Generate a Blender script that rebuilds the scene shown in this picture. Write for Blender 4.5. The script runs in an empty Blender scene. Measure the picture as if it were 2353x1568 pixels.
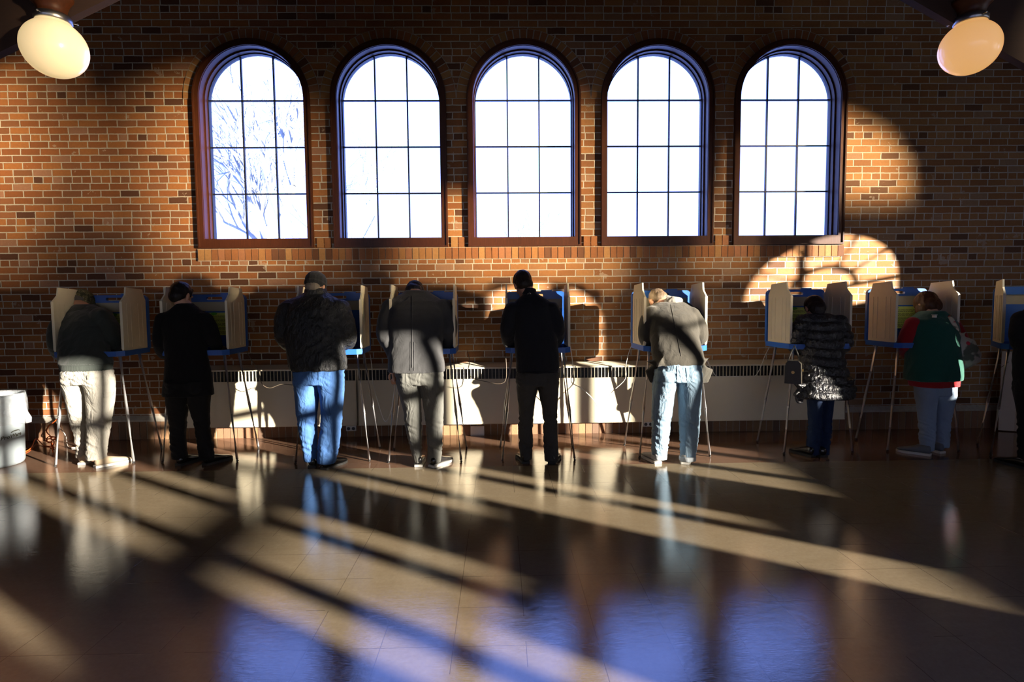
import bpy, bmesh, math, random
from mathutils import Vector, Matrix, noise
random.seed(7)
PI = math.pi
scene = bpy.context.scene
COL = scene.collection
def R(d): return math.radians(d)

# ------------------------------------------------------------------ camera model
FPX, CX, CY, EYE = 1300.0, 1176.5, 784.0, 1.43
_p, _y, _r = R(3.7335), R(1.1839), R(-0.5125)
_fw = Vector((math.sin(_y)*math.cos(_p), math.cos(_y)*math.cos(_p), -math.sin(_p)))
_rt = Vector((math.cos(_y), -math.sin(_y), 0)); _up = _rt.cross(_fw)
RT = _rt*math.cos(_r) + _up*math.sin(_r); UP = -_rt*math.sin(_r) + _up*math.cos(_r)
def ray(px, py):
    d = RT*((px-CX)/FPX) - UP*((py-CY)/FPX) + _fw
    return d/d.y
def at(px, py, Y):
    d = ray(px, py); return Vector((d.x*Y, Y, EYE+d.z*Y))
def fl(px, py):
    d = ray(px, py); k = -EYE/d.z; return Vector((d.x*k, k, 0))
WY = 6.17                      # inner face of the far wall

# ------------------------------------------------------------------ object helpers
def link(name, me, mat=None, parent=None):
    o = bpy.data.objects.new(name, me); COL.objects.link(o)
    if mat is not None and me is not None:
        for m in (mat if isinstance(mat, (list, tuple)) else [mat]): me.materials.append(m)
    if parent is not None: o.parent = parent
    return o
def tag(o, label=None, cat=None, group=None, kind=None):
    if label: o['label'] = label
    if cat: o['category'] = cat
    if group: o['group'] = group
    if kind: o['kind'] = kind
    return o
def empty(name, loc, rz=0, label=None, cat=None, group=None):
    o = bpy.data.objects.new(name, None); COL.objects.link(o); o.empty_display_size = .1
    o.location = loc; o.rotation_euler = (0, 0, rz)
    return tag(o, label, cat, group)
def tomesh(bm, name='m', smooth=False, bevel=0, recalc=True):
    if bevel:
        bmesh.ops.bevel(bm, geom=[e for e in bm.edges if len(e.link_faces) == 2 and e.calc_face_angle(0) > .6], offset=bevel, segments=2, affect='EDGES', profile=.6)
    if recalc: bmesh.ops.recalc_face_normals(bm, faces=bm.faces)
    me = bpy.data.meshes.new(name); bm.to_mesh(me); bm.free()
    if smooth: me.polygons.foreach_set('use_smooth', [True]*len(me.polygons))
    return me
def obj(name, bm, mat, parent=None, smooth=False, bevel=0, base=None):
    """link a bmesh; base = world point the object's own origin sits at (geometry given in world coords)"""
    if base is not None: bmesh.ops.translate(bm, vec=-Vector(base), verts=bm.verts)
    me = tomesh(bm, name, smooth, bevel)
    o = link(name, me, mat, parent)
    if base is not None and parent is None: o.location = base
    return o
def box(bm, x0, x1, y0, y1, z0, z1):
    v = [bm.verts.new((x, y, z)) for x in (x0, x1) for y in (y0, y1) for z in (z0, z1)]
    for f in ((0,1,3,2),(4,6,7,5),(0,4,5,1),(2,3,7,6),(0,2,6,4),(1,5,7,3)): bm.faces.new([v[i] for i in f])
    return v
def prism(bm, pts, d0, d1, axis='y'):
    """extrude a polygon given as 2D pts"""
    def P(a, b, d): return {'y': (a, d, b), 'x': (d, a, b), 'z': (a, b, d)}[axis]
    A = [bm.verts.new(P(a, b, d0)) for a, b in pts]; B = [bm.verts.new(P(a, b, d1)) for a, b in pts]
    bm.faces.new(A); bm.faces.new(B[::-1]); n = len(pts)
    for i in range(n): bm.faces.new((A[i], B[i], B[(i+1) % n], A[(i+1) % n]))
def basis(d):
    d = Vector(d).normalized(); a = Vector((0, 0, 1)) if abs(d.z) < .9 else Vector((1, 0, 0))
    u = d.cross(a).normalized(); return u, u.cross(d).normalized()
def tube(bm, pts, rad, n=12, cap=True):
    pts = [Vector(p) for p in pts]; rad = rad if isinstance(rad, (list, tuple)) else [rad]*len(pts)
    rings = []; u = None
    for i, p in enumerate(pts):
        d = (pts[min(i+1, len(pts)-1)] - pts[max(i-1, 0)]).normalized()
        if u is None: u, v = basis(d)
        else:
            u = (u - d*u.dot(d)); u = u.normalized() if u.length > 1e-6 else basis(d)[0]; v = d.cross(u)
        r = rad[i]; ru, rv = (r if isinstance(r, (tuple, list)) else (r, r))
        rings.append([bm.verts.new(p + u*math.cos(t)*ru + v*math.sin(t)*rv) for t in [2*PI*k/n for k in range(n)]])
    for a, b in zip(rings, rings[1:]):
        for k in range(n): bm.faces.new((a[k], a[(k+1) % n], b[(k+1) % n], b[k]))
    if cap: bm.faces.new(rings[0][::-1]); bm.faces.new(rings[-1])
def curve_pts(pts, seg=8):
    """Catmull-Rom through pts"""
    P = [Vector(p) for p in pts]; P = [P[0]*2-P[1]] + P + [P[-1]*2-P[-2]]; out = []
    for i in range(1, len(P)-2):
        for k in range(seg):
            t = k/seg; a, b, c, d = P[i-1], P[i], P[i+1], P[i+2]
            out.append(.5*((2*b)+(c-a)*t+(2*a-5*b+4*c-d)*t*t+(3*b-a-3*c+d)*t**3))
    out.append(P[-2]); return out
def loft(bm, rings, n=32, pw=2.2):
    """rings: (cx,cy,cz,rx,ry) horizontal superellipses"""
    R_ = []
    for cx, cy, cz, rx, ry in rings:
        ring = []
        for k in range(n):
            t = 2*PI*k/n; c, s = math.cos(t), math.sin(t)
            ring.append(bm.verts.new((cx+rx*math.copysign(abs(c)**(2/pw), c), cy+ry*math.copysign(abs(s)**(2/pw), s), cz)))
        R_.append(ring)
    for a, b in zip(R_, R_[1:]):
        for k in range(n): bm.faces.new((a[k], a[(k+1) % n], b[(k+1) % n], b[k]))
    bm.faces.new(R_[0][::-1]); bm.faces.new(R_[-1])
def ellips(bm, c, r, M=None, u=20, v=12):
    mat = Matrix.Translation(c) @ ((M.to_4x4()) if M is not None else Matrix()) @ Matrix.Diagonal((r[0], r[1], r[2], 1))
    bmesh.ops.create_uvsphere(bm, u_segments=u, v_segments=v, radius=1, matrix=mat)
def remesh(bm, voxel, smooth=4, name='m'):
    """fuse a bmesh of closed shapes into one continuous surface"""
    me = tomesh(bm, name); o = bpy.data.objects.new('tmp', me); COL.objects.link(o)
    m = o.modifiers.new('r', 'REMESH'); m.mode = 'VOXEL'; m.voxel_size = voxel; m.use_smooth_shade = True
    if smooth:
        s = o.modifiers.new('s', 'SMOOTH'); s.factor = .5; s.iterations = smooth
    dg = bpy.context.evaluated_depsgraph_get(); dg.update()
    out = bpy.data.meshes.new_from_object(o.evaluated_get(dg)); out.name = name
    bpy.data.objects.remove(o); bpy.data.meshes.remove(me)
    return out
def displace(me, fn):
    import numpy as np
    n = len(me.vertices); co = np.empty(n*3, 'f'); me.vertices.foreach_get('co', co)
    no = [v.normal.copy() for v in me.vertices]; co = co.reshape(-1, 3)
    for i in range(n):
        p = Vector(co[i]); d = fn(p, no[i]); co[i] += (d[0], d[1], d[2])
    me.vertices.foreach_set('co', co.ravel()); me.update()
    me.polygons.foreach_set('use_smooth', [True]*len(me.polygons))
    return me

# ------------------------------------------------------------------ materials
class NT:
    def __init__(s, name):
        s.m = bpy.data.materials.new(name); s.m.use_nodes = True; s.t = s.m.node_tree; s.t.nodes.clear()
        s.out = s.t.nodes.new('ShaderNodeOutputMaterial')
    def n(s, ty, **kw):
        nd = s.t.nodes.new(ty)
        for k, v in kw.items():
            if k.startswith('i_'): s.put(nd.inputs[k[2:].replace('_', ' ')], v)
            else: setattr(nd, k, v)
        return nd
    def put(s, inp, v):
        if hasattr(v, 'is_output') or isinstance(v, bpy.types.NodeSocket): s.t.links.new(v, inp)
        elif isinstance(v, (tuple, list)) and len(v) == 3 and inp.type == 'RGBA': inp.default_value = (*v, 1)
        else: inp.default_value = v
    def math(s, op, a, b=None, c=None, clamp=False):
        nd = s.t.nodes.new('ShaderNodeMath'); nd.operation = op; nd.use_clamp = clamp
        for i, v in enumerate((a, b, c)):
            if v is not None: s.put(nd.inputs[i], v)
        return nd.outputs[0]
    def mix(s, f, a, b, blend='MIX'):
        nd = s.t.nodes.new('ShaderNodeMix'); nd.data_type = 'RGBA'; nd.blend_type = blend
        s.put(nd.inputs[0], f); s.put(nd.inputs[6], a); s.put(nd.inputs[7], b); return nd.outputs[2]
    def ramp(s, f, stops, interp='LINEAR'):
        nd = s.t.nodes.new('ShaderNodeValToRGB'); cr = nd.color_ramp; cr.interpolation = interp
        while len(cr.elements) > 1: cr.elements.remove(cr.elements[-1])
        cr.elements[0].position = stops[0][0]; cr.elements[0].color = (*stops[0][1], 1)
        for p, c in stops[1:]:
            e = cr.elements.new(p); e.color = (*c, 1)
        s.put(nd.inputs[0], f); return nd.outputs[0]
    def noise(s, vec, scale, detail=3, rough=.55, dist=0):
        nd = s.n('ShaderNodeTexNoise'); nd.inputs['Scale'].default_value = scale; nd.inputs['Detail'].default_value = detail
        nd.inputs['Roughness'].default_value = rough; nd.inputs['Distortion'].default_value = dist
        if vec is not None: s.put(nd.inputs['Vector'], vec)
        return nd.outputs[0]
    def mapping(s, vec, sc=(1, 1, 1), rot=(0, 0, 0), loc=(0, 0, 0)):
        nd = s.n('ShaderNodeMapping'); s.put(nd.inputs[0], vec); nd.inputs[1].default_value = loc
        nd.inputs[2].default_value = rot; nd.inputs[3].default_value = sc; return nd.outputs[0]
    def coord(s, k='Object'): return s.n('ShaderNodeTexCoord').outputs[k]
    def bump(s, h, st=.3, dist=.01, nrm=None):
        nd = s.n('ShaderNodeBump'); s.put(nd.inputs['Height'], h); nd.inputs['Strength'].default_value = st
        nd.inputs['Distance'].default_value = dist
        if nrm is not None: s.put(nd.inputs['Normal'], nrm)
        return nd.outputs[0]
    def pbr(s, col, rough=.6, metal=0, nrm=None, **kw):
        b = s.n('ShaderNodeBsdfPrincipled'); s.put(b.inputs['Base Color'], col); s.put(b.inputs['Roughness'], rough)
        s.put(b.inputs['Metallic'], metal)
        if nrm is not None: s.put(b.inputs['Normal'], nrm)
        for k, v in kw.items(): s.put(b.inputs[k.replace('_', ' ')], v)
        s.t.links.new(b.outputs[0], s.out.inputs[0]); return s.m

def plain(name, col, rough=.6, metal=0, var=.12, sc=20, bump=.15, **kw):
    t = NT(name); c = t.coord(); f = t.noise(c, sc, 4)
    cc = t.mix(f, tuple(x*(1-var) for x in col), tuple(min(1, x*(1+var)) for x in col))
    return t.pbr(cc, rough, metal, t.bump(t.noise(c, sc*4, 2), bump, .002), **kw)
def cloth(name, col, rough=.9, weave=500, fold=.5, var=.2, sheen=.1, fsc=(9, 9, 5), fd=.02, spec=.25):
    t = NT(name); c = t.coord()
    f = t.noise(t.mapping(c, (1.3, 1.3, 1)), 5, 4)
    cc = t.mix(f, tuple(x*(1-var) for x in col), tuple(min(1, x*(1+var)) for x in col))
    fine = t.noise(c, weave, 2)
    cc = t.mix(t.math('MULTIPLY', fine, .35), cc, tuple(x*.45 for x in col))
    b1 = t.bump(t.noise(t.mapping(c, fsc), 1.6, 3, .6, .8), fold, fd)
    b2 = t.bump(fine, .25, .002, b1)
    return t.pbr(cc, rough, 0, b2, Sheen_Weight=sheen, Specular_IOR_Level=spec)

def brick_mat(name, horiz='x', soldier=False):
    t = NT(name); c = t.coord(); sx = t.n('ShaderNodeSeparateXYZ'); t.put(sx.inputs[0], c)
    u0 = sx.outputs[0] if horiz == 'x' else sx.outputs[1]; v0 = sx.outputs[2]
    w = t.noise(c, 9, 2); w2 = t.noise(t.mapping(c, loc=(5, 3, 1)), 7, 2)
    u = t.math('ADD', u0, t.math('MULTIPLY', t.math('SUBTRACT', w, .5), .012)); u = t.math('ADD', u, 40.03)
    v = t.math('ADD', v0, t.math('MULTIPLY', t.math('SUBTRACT', w2, .5), .008)); v = t.math('ADD', v, .022)
    H, W = .0728, .2013
    vr = t.math('DIVIDE', v, H); row = t.math('FLOOR', vr); fv = t.math('FRACT', vr)
    hdr = t.math('COMPARE', t.math('MODULO', t.math('ADD', row, 4), 6), 0.0, .1)
    rnd = t.n('ShaderNodeTexWhiteNoise', noise_dimensions='1D'); t.put(rnd.inputs['W'], row)
    off = t.math('ADD', t.math('MULTIPLY', t.math('MODULO', row, 2), .5), t.math('MULTIPLY', rnd.outputs[0], .12))
    bw = t.math('SUBTRACT', W, t.math('MULTIPLY', hdr, W/2))
    ur = t.math('ADD', t.math('DIVIDE', u, bw), off); col = t.math('FLOOR', ur); fu = t.math('FRACT', ur)
    du = t.math('MULTIPLY', t.math('MINIMUM', fu, t.math('SUBTRACT', 1, fu)), bw)
    dv = t.math('MULTIPLY', t.math('MINIMUM', fv, t.math('SUBTRACT', 1, fv)), H)
    d = t.math('MINIMUM', du, dv)
    d = t.math('ADD', d, t.math('MULTIPLY', t.math('SUBTRACT', t.noise(c, 60, 3), .5), .006))
    mask = t.n('ShaderNodeMapRange', interpolation_type='SMOOTHSTEP'); t.put(mask.inputs[0], d)
    mask.inputs[1].default_value = .0042; mask.inputs[2].default_value = .0068
    mask = mask.outputs[0]
    cv = t.n('ShaderNodeCombineXYZ'); t.put(cv.inputs[0], col); t.put(cv.inputs[1], row); t.put(cv.inputs[2], t.math('MULTIPLY', hdr, 7))
    wn = t.n('ShaderNodeTexWhiteNoise', noise_dimensions='3D'); t.put(wn.inputs['Vector'], cv.outputs[0])
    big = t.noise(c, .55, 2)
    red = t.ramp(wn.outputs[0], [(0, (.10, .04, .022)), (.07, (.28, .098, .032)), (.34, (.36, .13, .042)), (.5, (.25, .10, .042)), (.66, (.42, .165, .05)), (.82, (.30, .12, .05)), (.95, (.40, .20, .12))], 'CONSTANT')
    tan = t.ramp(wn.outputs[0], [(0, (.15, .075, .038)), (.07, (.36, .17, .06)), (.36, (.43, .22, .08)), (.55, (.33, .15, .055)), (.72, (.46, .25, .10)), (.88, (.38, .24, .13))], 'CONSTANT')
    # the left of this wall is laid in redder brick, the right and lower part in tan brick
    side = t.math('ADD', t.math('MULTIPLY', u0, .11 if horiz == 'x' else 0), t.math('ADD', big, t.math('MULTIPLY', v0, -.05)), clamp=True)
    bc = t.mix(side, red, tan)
    bc = t.mix(t.math('MULTIPLY', t.noise(c, 38, 5, .7), .55), bc, (.10, .05, .03))
    bc = t.mix(t.math('MULTIPLY', t.math('GREATER_THAN', t.noise(t.mapping(c, loc=(9, 2, 4)), 5, 5, .7), .64), .45), bc, (.5, .42, .34))
    mo = t.mix(t.noise(c, 30, 4), (.36, .33, .27), (.62, .58, .50))
    cc = t.mix(mask, mo, bc)
    h = t.math('ADD', t.math('MULTIPLY', mask, 1.0), t.math('MULTIPLY', t.noise(c, 90, 4), .35))
    return t.pbr(cc, .85, 0, t.bump(h, .8, .006), Specular_IOR_Level=.25)
def island_brick(name, dirty=0):
    """single modelled bricks: each island its own tone"""
    t = NT(name); c = t.coord(); g = t.n('ShaderNodeNewGeometry')
    bc = t.ramp(g.outputs['Random Per Island'], [(0, (.15, .06, .03)), (.12, (.36, .14, .05)), (.3, (.43, .20, .07)), (.5, (.31, .12, .045)), (.7, (.46, .24, .09)), (.88, (.40, .17, .08))], 'CONSTANT')
    bc = t.mix(t.math('MULTIPLY', t.noise(c, 40, 5, .7), .6), bc, (.09, .05, .03))
    if dirty: bc = t.mix(.45, bc, (.16, .13, .10))
    return t.pbr(bc, .85, 0, t.bump(t.noise(c, 90, 4), .5, .004), Specular_IOR_Level=.25)

M = {}
M['brick'] = brick_mat('brick_wall')
M['brick_side'] = brick_mat('brick_side_wall', 'y')
M['voussoir'] = island_brick('loose_brick'); M['base_brick'] = island_brick('base_brick', 1)
t = NT('mortar'); c = t.coord(); M['mortar'] = t.pbr(t.mix(t.noise(c, 30, 4), (.28, .25, .2), (.48, .44, .38)), .9, 0, t.bump(t.noise(c, 120, 3), .4, .003))

# dark stained timber
t = NT('dark_timber'); c = t.coord(); g = t.noise(t.mapping(c, (14, 14, 1.2)), 5, 5, .6, 1.0)
M['casing'] = t.pbr(t.mix(g, (.022, .007, .003), (.10, .028, .009)), .45, 0, t.bump(g, .2, .002), Specular_IOR_Level=.32)
t = NT('beam_timber'); c = t.coord(); g = t.noise(t.mapping(c, (1.2, 14, 14)), 5, 5, .6, 1.0)
M['beam'] = t.pbr(t.mix(g, (.012, .006, .004), (.035, .012, .006)), .85, 0, t.bump(g, .2, .002))
M['sash'] = plain('sash_paint', (.008, .009, .014), .5, 0, .1, 20, .05)
M['ceil'] = plain('ceiling_boards', (.02, .013, .009), .8)
M['plaster'] = plain('painted_plaster', (.16, .11, .08), .85)

# polished floor: 12 inch tiles and a darker red border next to the far wall
t = NT('polished_floor'); c = t.coord(); sx = t.n('ShaderNodeSeparateXYZ'); t.put(sx.inputs[0], c)
n1 = t.noise(c, 2.2, 4); n2 = t.noise(c, 45, 5, .7); n3 = t.noise(t.mapping(c, (1, 2.5, 1)), 7, 4, .6)
tan = t.mix(n2, (.19, .15, .10), (.32, .26, .175)); tan = t.mix(t.math('MULTIPLY', n3, .6), tan, (.19, .135, .08))
red = t.mix(t.noise(c, 160, 3, .8), (.10, .055, .035), (.25, .145, .095))
TS = .305
def line(s, o):
    f = t.math('FRACT', t.math('DIVIDE', t.math('ADD', s, o), TS)); return t.math('LESS_THAN', t.math('MINIMUM', f, t.math('SUBTRACT', 1, f)), .006)
ln = t.math('MAXIMUM', line(sx.outputs[0], 30.1), line(sx.outputs[1], 30.0-2.7+TS*9))
ln = t.math('MULTIPLY', ln, t.math('GREATER_THAN', t.noise(t.mapping(c, loc=(3, 7, 0)), 1.1, 2), .47))
bord = t.math('GREATER_THAN', sx.outputs[1], 4.92)
base = t.mix(bord, tan, red); base = t.mix(t.math('MULTIPLY', ln, .6), base, (.05, .035, .025))
sm = t.math('GREATER_THAN', t.noise(t.mapping(c, (2.5, 9, 1), (0, 0, .35)), 3.0, 6, .75, 1.4), .63)
rg = t.math('ADD', .025, t.math('ADD', t.math('MULTIPLY', n2, .04), t.math('MULTIPLY', n1, .03)))
rg = t.math('ADD', rg, t.math('MULTIPLY', sm, .05))
hb = t.math('ADD', t.math('MULTIPLY', t.noise(t.mapping(c, (2, 3, 1)), 6, 3), 1.0), t.math('MULTIPLY', t.noise(t.mapping(c, (4, 20, 1), (0, 0, .5)), 8, 5, .7, 1), .45))
b1 = t.bump(hb, .06, .01); b2 = t.bump(ln, .3, -.002, b1)
M['floor'] = t.pbr(base, rg, 0, b2, Specular_IOR_Level=.78)

M['blue'] = plain('blue_moulded_plastic', (.018, .10, .42), .38, 0, .1, 8, .1)
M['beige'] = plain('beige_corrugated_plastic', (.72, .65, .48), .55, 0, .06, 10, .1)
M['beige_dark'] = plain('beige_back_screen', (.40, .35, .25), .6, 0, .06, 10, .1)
M['alu'] = plain('brushed_aluminium', (.80, .81, .84), .30, .65, .05, 60, .05)
M['rubber'] = plain('black_rubber', (.02, .02, .02), .7)
M['black_metal'] = plain('black_metal', (.02, .02, .022), .4, .3)
M['sheet'] = plain('yellow_green_paper', (.62, .72, .16), .7, 0, .04, 5, .02)
M['ink'] = plain('black_print', (.03, .03, .02), .7)
M['green_ink'] = plain('green_print', (.12, .45, .04), .7)
M['paper'] = plain('white_paper', (.75, .76, .78), .7, 0, .03, 5, .02)
M['cream'] = plain('cream_enamel', (.66, .59, .44), .45, 0, .07, 4, .08)
M['grille'] = plain('grille_void', (.05, .045, .04), .8)
M['divider'] = plain('cream_vinyl', (.42, .35, .28), .55, 0, .08, 4, .05)
M['white_plastic'] = plain('white_plastic', (.75, .74, .70), .4, 0, .04)
M['white_cord'] = plain('white_cord', (.62, .61, .57), .45)
M['dark_cord'] = plain('dark_cord', (.09, .07, .05), .5)
M['orange_cord'] = plain('orange_cord', (.80, .13, .015), .4)
M['bin'] = plain('grey_bin_plastic', (.20, .23, .25), .45, 0, .05, 5, .1)
M['nickel'] = plain('tarnished_nickel', (.35, .35, .36), .35, 1)
M['gold'] = plain('brass_clasp', (.6, .42, .15), .3, 1)

def opal(name, col, e):
    t = NT(name); return t.pbr((.80, .72, .56), .22, 0, None, Emission_Color=(*col, 1), Emission_Strength=e, Coat_Weight=.15, Coat_Roughness=.05)
M['opal_l'] = opal('opal_glass_pale', (1.0, .72, .34), .66)
M['opal_r'] = opal('opal_glass_amber', (1.0, .50, .14), .66)
t = NT('window_glass'); tr = t.n('ShaderNodeBsdfTransparent'); gl = t.n('ShaderNodeBsdfGlossy', i_Roughness=.02)
fr = t.n('ShaderNodeFresnel', i_IOR=1.5); mx = t.n('ShaderNodeMixShader'); t.put(mx.inputs[0], fr.outputs[0])
t.t.links.new(tr.outputs[0], mx.inputs[1]); t.t.links.new(gl.outputs[0], mx.inputs[2]); t.t.links.new(mx.outputs[0], t.out.inputs[0]); M['glass'] = t.m
t = NT('clear_bag'); tr = t.n('ShaderNodeBsdfTransparent'); pb = t.n('ShaderNodeBsdfPrincipled')
pb.inputs['Base Color'].default_value = (.42, .44, .47, 1); pb.inputs['Roughness'].default_value = .15
nb = t.bump(t.noise(t.mapping(t.coord(), (1, 1, .4)), 14, 4, .6, 1.5), .9, .02); t.put(pb.inputs['Normal'], nb)
mx = t.n('ShaderNodeMixShader'); t.put(mx.inputs[0], t.math('MULTIPLY', t.noise(t.coord(), 9, 4), .75)); t.t.links.new(tr.outputs[0], mx.inputs[1]); t.t.links.new(pb.outputs[0], mx.inputs[2])
t.t.links.new(mx.outputs[0], t.out.inputs[0]); M['bag'] = t.m
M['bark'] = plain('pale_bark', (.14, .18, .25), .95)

M['skin'] = plain('skin', (.55, .30, .20), .5, 0, .06, 30, .05)
M['eye'] = plain('eye_white', (.7, .7, .68), .2)
def shoe_leather(n, c, r=.3): return plain(n, c, r, 0, .1, 30, .1)

# ------------------------------------------------------------------ the setting
def arch(cx, hw, z0, zs, n=28):
    """outline: bottom-left, up, over the arch, bottom-right"""
    return [(cx-hw, z0)] + [(cx-hw*math.cos(PI*k/n), zs+hw*math.sin(PI*k/n)) for k in range(n+1)] + [(cx+hw, z0)]
def ring_solid(bm, A, B, y0, y1, close=True):
    """solid between outer outline A and inner outline B, from y0 to y1"""
    n = len(A); V = [[bm.verts.new((x, y, z)) for x, z in L] for y in (y0, y1) for L in (A, B)]
    a0, b0, a1, b1 = V
    for i in range(n if close else n-1):
        j = (i+1) % n
        bm.faces.new((a0[i], a0[j], b0[j], b0[i])); bm.faces.new((a1[i], b1[i], b1[j], a1[j]))
        bm.faces.new((a0[i], a1[i], a1[j], a0[j])); bm.faces.new((b0[i], b0[j], b1[j], b1[i]))
    if not close:
        for i in (0, n-1): bm.faces.new((a0[i], b0[i], b1[i], a1[i]))
def wall_open(name, x0, x1, H, ops, th, mat, loc, rz, label):
    """brick wall (inner face y=0, thickness th) with arched openings (cx, hw, z0, zs)"""
    bm = bmesh.new(); ops = sorted(ops); cur = x0
    def quad(pts):
        for y in (0, th):
            bm.faces.new([bm.verts.new((x, y, z)) for x, z in pts])
    for cx, hw, z0, zs in ops:
        quad([(cur, 0), (cx-hw, 0), (cx-hw, H), (cur, H)])
        quad([(cx-hw, 0), (cx+hw, 0), (cx+hw, z0), (cx-hw, z0)])
        P = arch(cx, hw, z0, zs)
        for a, b in zip(P[1:-1], P[2:-1]): quad([a, b, (b[0], H), (a[0], H)])
        for a, b in zip(P, P[1:]+P[:1]): bm.faces.new([bm.verts.new(q) for q in ((a[0], 0, a[1]), (b[0], 0, b[1]), (b[0], th, b[1]), (a[0], th, a[1]))])
        cur = cx+hw
    quad([(cur, 0), (x1, 0), (x1, H), (cur, H)])
    for a, b in (((x0, 0), (x0, H)), ((x0, H), (x1, H)), ((x1, H), (x1, 0)), ((x1, 0), (x0, 0))):
        bm.faces.new([bm.verts.new(q) for q in ((a[0], 0, a[1]), (b[0], 0, b[1]), (b[0], th, b[1]), (a[0], th, a[1]))])
    bmesh.ops.remove_doubles(bm, verts=bm.verts, dist=1e-5)
    o = obj(name, bm, mat); o.location = loc; o.rotation_euler.z = rz
    return tag(o, label, kind='structure')

HW, Z0, ZS = .545, 2.148, 3.61
FC = [.275+(i-2)*1.4325 for i in range(5)]
wall_open('wall_far', -9.4, 9.4, 5.4, [(c, HW, Z0, ZS) for c in FC], .20, M['brick'], (0, WY, 0), 0, 'brown brick wall with five arched windows behind the voting booths')
# side wall: tall windows, their yellow light falls across the floor
# (centre along y, half width, sill, top of the arch) as the light on the floor and people shows them
SW = [(-3.62, .60, 1.18, 3.30), (-1.82, .585, 1.20, 3.02), (.25, .68, 1.18, 3.25), (2.50, .61, 2.30, 3.15), (-4.99, .10, 1.95, 2.40), (1.765, .10, 1.40, 2.30)]
wall_open('wall_right', -WY-.42, 7.9, 5.4, [(-y, hw, z0, zt-hw) for y, hw, z0, zt in SW], .10, M['brick_side'], (9, 0, 0), -PI/2, 'brick side wall with tall arched windows')
def wallbox(name, a, mat, label):
    bm = bmesh.new(); box(bm, *a); return tag(obj(name, bm, mat), label, kind='structure')
wallbox('wall_left', (-9.4, -9, -7.9, WY, 0, 5.4), M['brick_side'], 'brick side wall')
BW = [(-6.2+k*2.48, .85, .9, 2.75) for k in range(6)]  # openings added out of view so sky light lifts the dark room
wall_open('wall_back', -9, 9, 5.4, BW, .3, M['brick'], (0, -7.5, 0), PI, 'brick wall behind the viewer with large arched windows added for sky fill')

wallbox('floor', (-9.4, 9.3, -7.9, WY+.42, -.15, 0), M['floor'], 'polished tan tile floor with a dark red border along the brick wall')
wallbox('ceiling', (-9, 5.5, -7.5, -2.5, 2.15, 2.4), M['ceil'], 'unseen slab behind the viewer, added to shade the upper brick wall')  # added light blocker: keeps the back windows' light off the upper wall
wallbox('ceiling', (-9.4, 9.4, -7.9, WY+.42, 5.4, 5.6), M['ceil'], 'dark boarded ceiling')

def window(num, loc, rz, cx, hw, z0, zs, bars, rows, bw, depth, casing, fan=False, panels=(), rt=.02):
    """casing + jamb lining + sash + muntins + pane; local x along the wall, y outward"""
    bm = bmesh.new(); co = .063
    ring_solid(bm, arch(cx, hw+co, z0-.098 if casing else z0-co, zs), arch(cx, hw, z0, zs), -.034, .01)
    ring_solid(bm, arch(cx, hw+co-.002, z0-.096 if casing else z0-co, zs), arch(cx, hw+co-.018, z0-.08, zs), -.046, -.034)
    base = obj('window_%d' % num, bm, M['casing'], None, bevel=.004); base.location = loc; base.rotation_euler.z = rz
    tag(base, ('arched window with dark wooden casing and black muntins, %s of the five above the booths' % ('leftmost', 'second from left', 'middle one', 'second from right', 'rightmost')[num-1]) if casing else 'arched window out of view, letting low sun and sky light in', kind='structure')
    bm = bmesh.new(); ring_solid(bm, arch(cx, hw+.012, z0-.012, zs), arch(cx, hw-.004, z0+.004, zs), -.02, depth)
    ring_solid(bm, arch(cx, hw, z0, zs), arch(cx, hw-.016, z0+.012, zs), depth*.45, depth)
    obj('jamb', bm, M['casing'] if casing else M['sash'], base, smooth=False)
    bm = bmesh.new(); ring_solid(bm, arch(cx, hw-.002, z0+.002, zs), arch(cx, hw-.024, z0+.022, zs), depth-.03, depth+.03)
    obj('sash', bm, M['sash'], base)
    bm = bmesh.new(); h = bw/2
    for x, x1, pz0, pz1 in panels: box(bm, cx+x, cx+x1, depth-.02, depth+.02, pz0, pz1)
    for x in bars:
        zt = zs+math.sqrt(max(0, (hw-.02)**2-x*x)); box(bm, cx+x-h, cx+x+h, depth-.014, depth+.014, z0+.01, zt)
    for z in rows: 
        w = hw-.012 if z < zs else math.sqrt(max(0, (hw-.012)**2-(z-zs)**2)); box(bm, cx-w, cx+w, depth-.012, depth+.012, z-min(h, rt), z+min(h, rt))
    if fan:
        ring_solid(bm, arch(cx, .27, zs, zs, 16)[1:-1], arch(cx, .23, zs, zs, 16)[1:-1], depth-.01, depth+.01, False)
        for an in (35, 65, 115, 145):
            a = R(an); d = Vector((math.cos(a), 0, math.sin(a))); tube(bm, [Vector((cx, depth, zs))+d*.25, Vector((cx, depth, zs))+d*(hw-.02)], .02, 6)
    obj('muntins', bm, M['sash'], base)
    bm = bmesh.new(); P = arch(cx, hw-.02, z0+.01, zs); prism(bm, P, depth-.003, depth+.003)
    obj('pane', bm, M['glass'], base)
    return base
for i, c in enumerate(FC):
    window(i+1, (0, WY, 0), 0, c, HW, Z0, ZS, (-.173, .173), (3.648, 3.153, 2.654), .0135, .166, True)
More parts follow.
